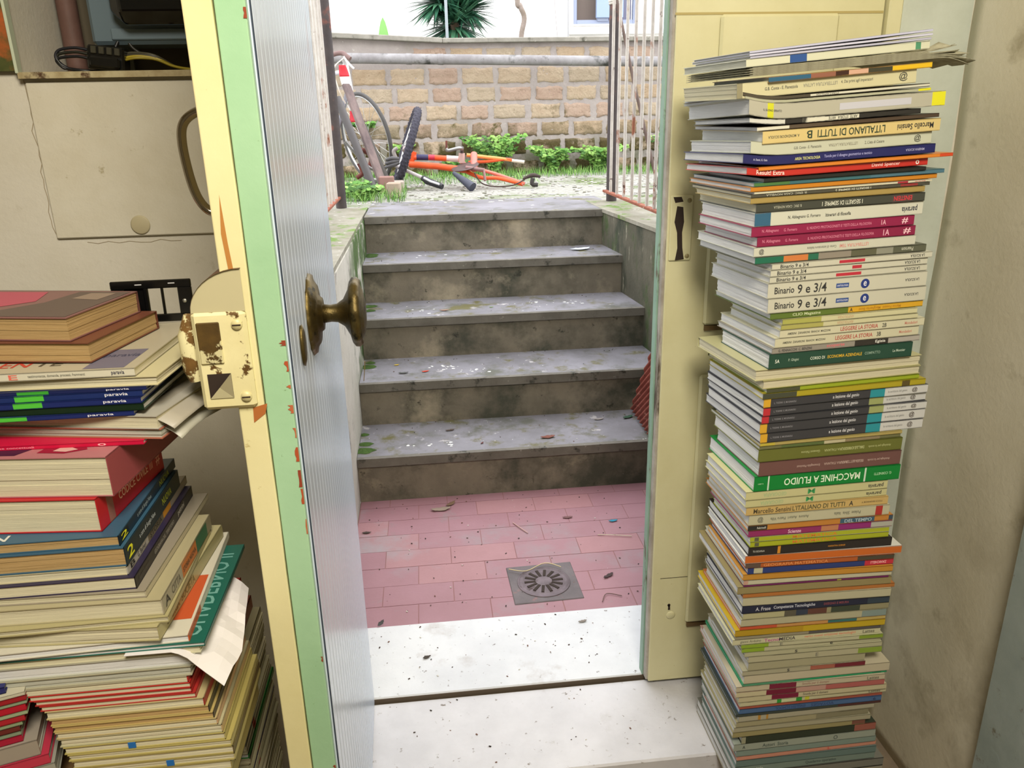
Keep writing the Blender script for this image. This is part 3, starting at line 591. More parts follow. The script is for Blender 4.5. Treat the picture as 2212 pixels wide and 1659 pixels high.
for (n, l, x, y, z, s, h, rz) in LT: leaf_litter(n, l, n.split('_')[1], x, y, z, s, h, rz)
def twig(label, pts, r, h): 
    b = MB(); b.tube(cat(pts, 5), r, mat(h, .8), 6); tag(b.build('twig'), label, 'twig')
twig('long pale bent straw lying across the drain grate', [(.19, 2.02, .010), (.24, 2.0, .012), (.30, 2.035, .012), (.345, 2.01, .010)], .0014, '#c4b48c')
twig('pale straw at the right edge of the paving by the door leaf', [(.495, 2.19, .004), (.54, 2.18, .005), (.60, 2.165, .004)], .0013, '#c8bca8')
twig('small pinkish twig on the paving above the drain', [(.235, 2.31, .003), (.255, 2.27, .004), (.275, 2.235, .003)], .0016, '#b89890')
twig('thin branching twig on the paving right of the drain', [(.43, 1.83, .003), (.45, 1.865, .004), (.49, 1.85, .003)], .0012, '#6c5450')
twig('dry stalk leaning against the second riser at far left', [(-.262, 2.86, .345), (-.255, 2.85, .39), (-.25, 2.835, .43)], .0015, '#8c7448')
deb = MB()
for i in range(330):
    q = random.random()
    if q < .35: x, y, z = random.uniform(-.25, .60), random.uniform(1.82, 2.52), .0008
    elif q < .55: x, y, z = random.uniform(-.18, .5), random.uniform(1.54, 1.78), .0122
    elif q < .62: x, y, z = random.uniform(-.15, .5), random.uniform(1.3, 1.5), .0002
    else:
        k = random.randint(1, 4); x, y, z = random.uniform(-.26, .82), 2.543 + (k - 1) * .304 + random.choice((random.uniform(.02, .29), random.uniform(.24, .295))), k * .17 + .0004
    s = random.uniform(.0008, .0030); h = random.choice(('#3c302a', '#4c3c34', '#2c2622', '#6c4c40', '#c8c4bc')); M = Matrix.Translation((x, y, z)) @ Matrix.Rotation(random.uniform(0, 6), 4, 'Z')
    deb.cbox((-s, -s * .6, 0), (s, s * .6, s * .7), mat(h, .9), s * .3, M)
tag(deb.build('grit'), 'scattered dark grit and crumbs on the steps, paving and thresholds', 'grit', kind='stuff')
pb_ = MB()
for i in range(900):
    x, y = random.uniform(-.45, 1.6), random.uniform(4.2, 6.1); s_ = random.uniform(.004, .014); M = Matrix.Translation((x, y, .8475)) @ Matrix.Rotation(random.uniform(0, 6), 4, 'Z')
    pb_.cbox((-s_, -s_ * .6, 0), (s_, s_ * .6, s_ * .5), mat(random.choice(('#a8a49c', '#b8b4ac', '#8c8880', '#6c6a5c')), .9), s_ * .3, M)
tag(pb_.build('gravel'), 'loose pale gravel scattered over the yard floor above the stairs', 'gravel', kind='stuff')
# plaster splashes on the treads
sp = MB(); wp = mat('#d8d8d4', .7)
for (x, y, z, n) in [(.05, 2.985, .3405, 16), (.14, 2.93, .3405, 10), (-.04, 3.26, .5105, 7), (.62, 3.28, .5105, 12), (.05, 2.63, .1705, 5), (-.07, 2.62, .1705, 4), (.45, 3.33, .5105, 9), (.0, 3.62, .6805, 6)]:
    for i in range(n):
        cx, cy, r_ = x + random.gauss(0, .035), y + random.gauss(0, .018), random.uniform(.002, .008); k = 8
        sp.poly([(cx + r_ * random.uniform(.6, 1.3) * math.cos(2 * PI * j / k), cy + r_ * random.uniform(.5, 1.1) * math.sin(2 * PI * j / k), z + .0004) for j in range(k)], [tuple(range(k))], wp)
tag(sp.build('plaster_splashes'), 'white plaster splashes dried on the stone treads', 'splash', kind='stuff')
# ------------------------------------------------------------------ bicycles
tyre = mat('#4c4a48', .8); rim_m = mat('#c8c8c8', .3, 1, .7); steel = mat('#8c8a88', .35, 1, .8); blackp = mat('#26262a', .5); orange_p = pmat('orange_frame_paint', '#d8582c', '#c84c20', 6, .4, .1, 30, [('#b08070', 30, .64, .06)]); rusty = pmat('rusty_part', '#6c3428', '#54302c', 20, .7)
def wheel(parent, c, nrm, up, R, r, spokes=28, knob=False, name='wheel'):
    nrm = Vector(nrm).normalized(); up = Vector(up); up = (up - up.dot(nrm) * nrm).normalized(); s = up.cross(nrm); M = Matrix((s, up, nrm)).transposed().to_4x4()
    w = empty(name, c); w.parent = parent; w.rotation_euler = M.to_euler()
    b = MB()
    if knob: b.torus((0, 0, 0), R - r, r, mat('#34323c', .85), None, 132, 12, lambda i, j: .22 if (i % 2 == 0 and (j in (0, 2, 10) if i % 4 == 0 else j in (1, 11, 3, 9))) else 0)
    else: b.torus((0, 0, 0), R - r, r, tyre, None, 48, 10)
    b.build('tyre', w)
    b = MB(); b.torus((0, 0, 0), R - 2.2 * r, r * .55, rim_m, None, 48, 6); b.build('rim', w)
    b = MB(); b.tube([(0, 0, -.035), (0, 0, .035)], .012, steel, 12); b.tube([(0, 0, .022), (0, 0, .026)], .024, steel, 14); b.tube([(0, 0, -.026), (0, 0, -.022)], .024, steel, 14); b.build('hub', w)
    b = MB()
    for i in range(spokes):
        a = 2 * PI * i / spokes; a2 = a + (.5 if i % 4 < 2 else -.5); b.tube([(.022 * math.cos(a2), .022 * math.sin(a2), .024 * (1 if i % 2 else -1)), ((R - 2.4 * r) * math.cos(a), (R - 2.4 * r) * math.sin(a), 0)], .0011, rim_m, 4, False)
    b.build('spokes', w); return w
def part_tube(parent, name, pts, r, m, n=12, smooth=0, lab=None):
    b = MB(); b.tube(cat(pts, 6) if smooth else pts, r, m, n); o = b.build(name, parent)
    if lab: o['label'] = lab
    return o
# white road bicycle leaning at far left, its rear part behind the gate
bk = empty('bicycle', (-.36, 5.6, .85)); tag(bk, 'old bicycle standing by the left gate, its big spoked wheel turned to the wall', 'bicycle')
wheel(bk, (0, 0, .302), (-.80, -.56, -.17), (-.21, 0, 1), .300, .013)
wheel(bk, (-.30, -1.05, .30), (-.94, -.33, -.1), (-.15, 0, 1), .300, .013)
part_tube(bk, 'fork', [(0, 0, .30), (-.05, -.06, .44), (-.07, -.10, .62), (-.075, -.12, .70)], [.008, .010, .012, .014], mat('#c8c8c8', .4), 10, 1)
part_tube(bk, 'head_tube', [(-.07, -.10, .60), (-.085, -.14, .76)], .018, mat('#d8d8d8', .4))
part_tube(bk, 'top_tube', [(-.082, -.13, .72), (-.22, -.62, .66)], .013, mat('#bcbcc0', .4)); part_tube(bk, 'down_tube', [(-.076, -.12, .63), (-.16, -.62, .27)], .014, mat('#4c4a50', .4)); part_tube(bk, 'seat_tube', [(-.16, -.62, .27), (-.23, -.66, .78)], .014, mat('#bcbcc0', .4))
part_tube(bk, 'chain_stay', [(-.16, -.62, .27), (-.28, -1.05, .30)], .009, mat('#bcbcc0', .4)); part_tube(bk, 'seat_stay', [(-.22, -.66, .68), (-.28, -1.05, .30)], .008, mat('#bcbcc0', .4))
part_tube(bk, 'brake_parts', [(-.02, -.25, .24), (.03, -.22, .21), (.03, -.2, .15), (-.02, -.22, .10)], .016, rusty, 8, 1); part_tube(bk, 'derailleur', [(-.04, -.3, .16), (-.02, -.3, .10), (-.06, -.3, .07)], .014, rusty, 8, 1)
part_tube(bk, 'pedal_arm', [(-.10, -.45, .30), (.02, -.42, .15), (.08, -.4, .12)], .010, steel, 8, 1)
hb = part_tube(bk, 'handlebar', [(-.20, -.35, .765), (-.13, -.38, .80), (-.075, -.40, .805), (-.05, -.42, .785), (-.03, -.43, .77)], .014, mat('#6c5450', .6), 10, 1)
part_tube(bk, 'brake_lever', [(-.065, -.42, .785), (-.045, -.43, .75), (-.012, -.44, .715)], [.009, .007, .006], mat('#d0ccc8', .4), 8, 1)
part_tube(bk, 'brake_cable', [(-.07, -.42, .775), (-.13, -.43, .72), (-.12, -.42, .62), (-.085, -.38, .52)], .0035, mat('#e0d4c8', .4), 6, 1)
part_tube(bk, 'stem', [(-.085, -.16, .76), (-.08, -.38, .80)], .012, mat('#c8c8c8', .3))
def tp(u, v):
    z = .74 - .33 * u; tw = .02 + .01 * math.sin(7 * u); return (-.085 + .045 * u + (v - .5) * tw * 2, -.39 + .01 * math.sin(9 * u + v), z)
for i in range(5): grid_mesh('warning_tape', 6, 3, lambda u, v, i=i: tp((i + u) / 5, v), mat(('#c8303c', '#dcd8d0')[i % 2], .5), bk, .0006)['label'] = ('red and white warning tape strip' if i % 2 == 0 else 'white stretch of the warning tape')
# pole, planks and bricks leaning at the left
def leaner(name, label, cat_, p0, p1, sec, m):
    p0 = Vector(p0); p1 = Vector(p1); d = p1 - p0; o = MB(); q = d.to_track_quat('Z', 'Y').to_matrix().to_4x4(); q.translation = p0
    if sec[0] == 'r': o.tube([p0, p1], sec[1], m, 14)
    else: o.cbox((-sec[0] / 2, -sec[1] / 2, 0), (sec[0] / 2, sec[1] / 2, d.length), m, .003, q)
    tag(o.build(name), label, cat_)
leaner('pole', 'thick dark grey pole leaning to the left against the gate', 'pole', (-.285, 4.88, .862), (-.475, 5.02, 1.40), ('r', .024), mat('#4c4848', .5))
leaner('plank', 'weathered grey-pink plank leaning behind the dark pole', 'plank', (-.225, 4.95, .852), (-.43, 5.2, 1.48), (.055, .02), pmat('old_plank', '#7c6c68', '#5c5050', 14, .9, .4, 60, stretch=(1, 1, .2)))
leaner('plank', 'narrow dark plank leaning beside the weathered one', 'plank', (-.20, 5.25, .852), (-.40, 5.4, 1.35), (.03, .02), mat('#54504c', .9))
for (lab, x, y, z, s, h) in [('pinkish brick piece standing left of the concrete block', -.215, 4.93, .85, (.09, .06, .10), '#8c6c64'), ('small grey-brown concrete block standing in the grass by the knobbly wheel', -.165, 4.66, .848, (.075, .07, .085), '#9c8c7c'), ('pale brick end lying behind the concrete block', -.15, 5.05, .848, (.07, .10, .065), '#a89a90')]:
    b = MB(); b.cbox((-s[0] / 2, -s[1] / 2, 0), (s[0] / 2, s[1] / 2, s[2]), pmat('brick_piece', h, h, 12, .9, .5, 40, [('#5c5440', 18, .6, .08)]), .006); o = b.build('brick', None, (x, y, z), (0, 0, random.uniform(-.3, .3))); tag(o, lab, 'brick')
# orange mountain bike frame lying on the ground
ob = empty('bicycle', (.25, 5.3, .85)); tag(ob, 'orange mountain bicycle lying on its side without its rear wheel, before the block wall', 'bicycle')
OX, OY, OZ = .25, 5.3, .85
def P3(x, z, y=5.25): return (x - OX, y - OY, z - OZ)
wheel(ob, P3(-.088, 1.098, 5.30), (.94, .06, -.34), (.34, 0, .94), .258, .023, 32, True, 'wheel')
part_tube(ob, 'head_tube', [P3(-.045, 1.075), P3(-.075, .985)], .020, orange_p); part_tube(ob, 'fork', [P3(-.06, 1.03), P3(-.11, 1.09, 5.22), P3(-.10, 1.10, 5.2)], .012, mat('#a89898', .4), 10)
part_tube(ob, 'top_tube', [P3(-.055, 1.040), P3(.06, 1.036), P3(.24, 1.020)], .018, orange_p)
part_tube(ob, 'paint_band', [P3(-.03, 1.0395, 5.249), P3(.045, 1.0365, 5.249)], .0188, mat('#2c2850', .4), lab='dark blue painted band'); part_tube(ob, 'paint_band', [P3(.05, 1.0365, 5.249), P3(.085, 1.035, 5.249)], .0188, mat('#b02840', .4), lab='red painted band'); part_tube(ob, 'paint_band', [P3(.16, 1.029, 5.249), P3(.235, 1.0215, 5.249)], .0190, mat('#c8b8b4', .5), lab='worn pale band')
part_tube(ob, 'down_tube', [P3(-.075, 1.00, 5.2), P3(.10, .985, 5.17), P3(.30, .955, 5.15)], .020, orange_p); part_tube(ob, 'seat_tube', [P3(.24, 1.025), P3(.30, .955, 5.15)], .016, mat('#c87868', .4))
part_tube(ob, 'seat_stay', [P3(.29, 1.045), P3(.40, 1.03), P3(.52, 1.015), P3(.60, 1.000)], [.012, .012, .011, .008], mat('#e08848', .4), 10, 1, 'upper pale orange stay'); part_tube(ob, 'seat_stay', [P3(.30, 1.0), P3(.42, 1.002), P3(.54, 1.012), P3(.60, 1.0)], .010, orange_p, 10, 1)
part_tube(ob, 'chain_stay', [P3(.28, .95, 5.1), P3(.37, .915, 5.05), P3(.47, .912, 5.02), P3(.62, .872, 5.0)], .012, orange_p, 10, 1); part_tube(ob, 'chain_stay', [P3(.34, .965, 5.1), P3(.44, .94, 5.08), P3(.63, .875, 5.0)], .011, mat('#c86858', .4), 10, 1)
part_tube(ob, 'seat_clamp', [P3(.255, 1.00, 5.2), P3(.257, 1.06, 5.2)], .020, mat('#b89890', .4)); part_tube(ob, 'bottom_bracket', [P3(.325, .965, 5.1), P3(.335, 1.05, 5.22)], .022, mat('#c86c60', .5))
part_tube(ob, 'crank_arm', [P3(.257, 1.088, 5.15), P3(.235, 1.094, 5.12), P3(.17, 1.082, 5.1), P3(.155, 1.092, 5.1)], [.012, .011, .010, .012], steel, 8, 1); part_tube(ob, 'crank_axle', [P3(.257, 1.06, 5.2), P3(.257, 1.095, 5.15)], .012, mat('#4c4848', .5)); part_tube(ob, 'pedal_pin', [P3(.158, 1.092, 5.1), P3(.160, 1.14, 5.1)], .006, rusty)
Mc = Matrix.Translation(P3(.27, .982, 5.1)) @ Matrix.Rotation(math.radians(-12), 4, 'Y') @ Matrix.Rotation(math.radians(10), 4, 'X')
b = MB(); b.lathe([(.04, -.003), (.085, -.003), (.088, 0), (.085, .003), (.04, .003)], pmat('chainring', '#4c4444', '#6c5450', 20, .5, 0, metal=.6), Mc, 40, lambda i, a: .03 * (1 if math.sin(38 * a) > 0 else 0) if i == 2 else 0); b.build('chainring', ob)
part_tube(ob, 'crank_arm', [P3(.27, .98, 5.05), P3(.38, .965, 5.02), P3(.385, .90, 5.0)], [.012, .011, .009], mat('#7c5c58', .5), 8)
part_tube(ob, 'chain', [P3(.32, .95, 5.0), P3(.36, .89, 4.98), P3(.44, .868, 4.96), P3(.55, .872, 4.96), P3(.63, .90, 5.0)], .004, mat('#3c2c28', .8), 6, 1)
part_tube(ob, 'derailleur', [P3(.62, .905, 5.0), P3(.68, .925, 5.0), P3(.73, .915, 5.0)], [.006, .014, .008], mat('#3c302c', .8), 8, 1); part_tube(ob, 'derailleur', [P3(.68, .91, 4.98), P3(.675, .875, 4.98), P3(.71, .868, 4.98)], .013, mat('#34302e', .7), 8, 1)
part_tube(ob, 'dropout', [P3(.58, 1.004, 5.24), P3(.66, .992, 5.24)], [.010, .012], mat('#c8bcb0', .4))
part_tube(ob, 'saddle', [P3(.19, .955, 5.0), P3(.25, .91, 4.95), P3(.30, .872, 4.9)], [.010, .022, .030], mat('#343644', .5), 12, 1)
part_tube(ob, 'handlebar', [P3(-.17, 1.00, 5.15), P3(-.08, .96, 5.12), P3(.0, .925, 5.08)], .011, mat('#a8a0a0', .3)); part_tube(ob, 'grip', [P3(.0, .925, 5.08), P3(.03, .905, 5.06), P3(.12, .872, 5.0)], [.016, .022, .017], blackp, 12, 0, 'black grip on the ground'); part_tube(ob, 'brake_lever', [P3(.01, .925, 5.05), P3(.05, .905, 5.02), P3(.10, .89, 4.98)], .007, mat('#c0c0c4', .3))
for k in range(3): part_tube(ob, 'pedal', [P3(-.225 + k * .004, .992 + k * .022, 5.1), P3(-.175, 1.005 + k * .02, 5.08), P3(-.135, 1.02 + k * .01, 5.08)], [.009, .013, .010], mat('#4c4a4c', .5), 8, 1)
part_tube(ob, 'stem', [P3(-.15, 1.02, 5.2), P3(-.17, 1.08, 5.2), P3(-.145, 1.10, 5.2)], .012, mat('#8c8480', .4), 8, 1)
# ------------------------------------------------------------------ plants
GR = [mat(h, .7) for h in ('#648e3c', '#749e48', '#548434', '#88ac58', '#42682c')]
def blade(b, p, h, lean, w, az, m, seg=4):
    p = Vector(p); d = Vector((math.cos(az), math.sin(az), 0)); s = Vector((-d.y, d.x, 0)); V = []
    for i in range(seg + 1):
        t = i / seg; q = p + d * (lean * t * t) + Vector((0, 0, h * (t - .25 * t * t * lean / max(h, .01)))); ww = w * (1 - t) ** .6 * (.6 + .4 * min(1, t * 4)); V += [q - s * ww, q + s * ww]
    b.poly(V, [(2 * i, 2 * i + 1, 2 * i + 3, 2 * i + 2) for i in range(seg)], m)
def grass(label, x0, x1, y0, y1, n, h, z=.848, name='grass_tuft'):
    b = MB()
    for i in range(n): blade(b, (random.uniform(x0, x1), random.uniform(y0, y1), z), h * random.uniform(.4, 1.1), random.uniform(.01, h * .7), random.uniform(.0012, .0028), random.uniform(0, 6.28), random.choice(GR), 3)
    tag(b.build(name), label, 'grass', kind='stuff')
grass('short green grass along the foot of the block wall', -.6, 1.9, 5.85, 6.37, 2600, .07)
grass('grass growing at the left below the leaning bicycle', -.46, -.10, 4.35, 5.3, 900, .08)
grass('sparse grass around the orange bicycle frame', -.1, .8, 5.35, 5.9, 500, .05)
def fern(label, x, y, z, n, s, seed, rise=.5):
    """maidenhair clump: arching stems carrying small fan leaflets"""
    random.seed(seed); root = empty('fern', (x, y, z)); tag(root, label, 'fern'); stm = MB(); lf = MB()
    for i in range(n):
        az = random.uniform(0, 2 * PI); L = s * random.uniform(.5, 1.1); pts = []
        for k in range(7):
            t = k / 6; pts.append(Vector((math.cos(az) * L * t * .8, math.sin(az) * L * t * .45, L * (rise * t * 2 - .9 * t * t * rise * 1.2) + .0)))
        stm.tube(pts, .0012, mat('#3c3418', .8), 4, False); m = random.choice(GR)
        for k in range(1, 7):
            for sd in (-1, 1, 0):
                c = pts[k] + Vector((random.uniform(-.012, .012), random.uniform(-.012, .012), random.uniform(-.01, .01))) + Vector((-math.sin(az), math.cos(az), 0)) * sd * .02 * (1.3 - k / 7)
                r_ = random.uniform(.008, .015); nv = Vector((random.uniform(-.5, .5), random.uniform(-1, -.2), random.uniform(.3, 1))).normalized(); u = nv.orthogonal().normalized(); w = nv.cross(u); kk = 7
                lf.poly([c] + [c + (u * math.cos(a) + w * math.sin(a)) * r_ * (1 + .2 * math.sin(5 * a)) for a in [2 * PI * j / kk for j in range(kk)]], [(0, 1 + j, 1 + (j + 1) % kk) for j in range(kk)], m)
    stm.build('stems', root); lf.build('leaves', root)
fern('light green fern climbing the wall foot behind the orange frame', .56, 6.28, .85, 70, .30, 11, .95)
fern('low fern clump left of the climbing fern at the wall foot', .30, 6.32, .86, 22, .16, 12, .6)
fern('round fern clump at the wall foot right of the bicycle', 1.02, 6.29, .86, 46, .23, 13, .8)
fern('broad fern clump at the wall foot just left of the right gate', 1.38, 6.26, .85, 60, .27, 14, .7)
fern('fern seen through the bars of the right gate', 2.05, 6.25, .86, 60, .36, 15, .7)
fern('small fern tuft growing from the wall above the first blocks at left', -.15, 6.33, 1.02, 18, .13, 16, .5)
fern('tiny fern in a gap of the wall behind the spoked wheel', -.42, 6.33, 1.20, 16, .12, 17, .4)
fern('leafy weed clump left of the concrete block near the pole foot', -.33, 4.55, .85, 40, .12, 18, .6)
fern('leafy weed at the post foot of the left gate', -.42, 4.75, .85, 30, .13, 19, .6)
random.seed(21)
YL = [mat(h, .5) for h in ('#2c5c44', '#3c6c50', '#24503c', '#4c7c5c', '#34644c')]
def yucca(label, x, y, z, n, L, th, heads):
    root = empty('yucca', (x, y, z)); tag(root, label, 'yucca'); b = MB(); b.tube([(0, 0, 0), (.02, 0, heads[0][2])], .04, mat('#5c4c3c', .9), 10); b.build('trunk', root); b = MB()
    for (hx, hy, hz) in heads:
        for i in range(n):
            az = random.uniform(0, 2 * PI); el = random.uniform(-.55, 1.45); l = L * random.uniform(.75, 1.1); d = Vector((math.cos(az) * math.cos(el), math.sin(az) * math.cos(el), math.sin(el))); s = d.cross(Vector((0, 0, 1))).normalized()
            if s.length < .1: s = Vector((1, 0, 0))
            V = []; m = random.choice(YL)
            for k in range(6):
                t = k / 5; q = Vector((hx, hy, hz)) + d * l * t + Vector((0, 0, -.10 * l * t * t)); w = th * (.7 + .6 * math.sin(PI * min(t * 1.2, 1))) * (1 - t ** 2.5) + .0004; nrm = s; V += [q - nrm * w, q + nrm * w]
            b.poly(V, [(2 * k, 2 * k + 1, 2 * k + 3, 2 * k + 2) for k in range(5)], m)
    b.build('leaves', root)
yucca('spiky dark green yucca rising behind the garden wall', .36, 8.0, .84, 330, .40, .017, [(-.12, 0, 1.44), (.12, .1, 1.38), (.0, 0, 1.75), (.02, .05, 1.25)])
b = MB()
for (az, l, w, dx) in ((1.57, .32, .075, .0), (1.4, .16, .03, .13), (1.7, .10, .02, .22)): blade(b, (dx, 0, .85), l + .08, .06, w, az, mat('#6c9c50', .6), 10)
b.tube([(0, 0, 0), (0, 0, .9)], .03, mat('#6c7c50', .8), 8); b.tube([(.0, 0, .84), (.24, 0, .87)], .02, mat('#6c7c50', .8), 8)
ag = b.build('agave', None, (-.255, 7.2, .84)); tag(ag, 'broad pointed green agave leaf above the wall at left', 'agave')
b = MB(); b.tube(cat([(.93, 7.5, .84), (.94, 7.5, 1.6), (.935, 7.5, 1.92), (.965, 7.5, 2.08), (.93, 7.5, 2.18), (.905, 7.5, 2.30), (.93, 7.5, 3.4)]), .022, pmat('bark', '#8c8078', '#74685c', 12, .9, .5), 12)
tag(b.build('tree_trunk'), 'thin crooked bare tree trunk behind the garden wall', 'tree')
for (lab, x, r_, h) in [('grey metal pole in front of the yucca behind the wall', .265, .012, '#8c9498'), ('thin grey pipe behind the wall, left of the window', 1.265, .008, '#9c9c9c')]:
    b = MB(); b.tube([(x, 7.0, .84), (x, 7.0, 3.4)], r_, mat(h, .5), 10); tag(b.build('pole'), lab, 'pole')
b = MB(); b.tube([(1.14, 7.05, 3.2), (1.155, 7.0, 2.1), (1.20, 7.0, 1.6)], .003, mat('#9c9894', .6), 6); tag(b.build('cable'), 'thin slack cable hanging behind the wall', 'cable')
# white house behind
hs = empty('house', (0, 9.0, .84)); tag(hs, 'white rendered house behind the garden wall with one barred window', 'house')
b = MB(); b.box((-5, .0, -.5), (1.68, .3, 4.5), white_facade); b.box((2.39, .0, -.5), (8, .3, 4.5), white_facade); b.box((1.68, 0, -.5), (2.39, .3, 1.335), white_facade); b.box((1.68, 0, 2.45), (2.39, .3, 4.5), white_facade); b.build('wall', hs)
b = MB(); b.cbox((1.62, -.05, 1.235), (8, .0, 1.285), white_facade, .004); b.cbox((1.64, -.03, 1.32), (2.44, .02, 1.335), white_facade, .002); b.build('window_sill', hs)
wf = MB(); fm = mat('#8c94a8', .6); wf.cbox((1.68, .06, 1.336), (1.73, .12, 2.45), fm, .004); wf.cbox((2.34, .06, 1.336), (2.39, .12, 2.45), fm, .004); wf.cbox((1.73, .06, 1.336), (2.34, .12, 1.385), fm, .004); wf.cbox((1.95, .04, 1.37), (2.07, .10, 2.45), mat('#9ca4b8', .6), .006); wfo = wf.build('window_frame', hs)
b = MB(); b.box((1.73, .14, 1.38), (1.97, .16, 2.45), mat('#6c6058', .9)); b.box((2.07, .14, 1.38), (2.34, .16, 2.45), mat('#7c7c90', .7)); b.build('shutter', wfo)
b = MB(); b.cbox((1.93, .0, 1.40), (2.22, .05, 1.64), mat('#8898b4', .6), .004); b.build('window_box', wfo)
b = MB()
for i in range(9): b.tube([(1.92 + i * .035, -.01, 1.66), (1.955 + i * .035, -.01, 1.76)], .004, mat('#4c5c8c', .5), 5); b.tube([(1.955 + i * .035, -.01, 1.66), (1.92 + i * .035, -.01, 1.76)], .004, mat('#4c5c8c', .5), 5)
b.build('window_grille', wfo)
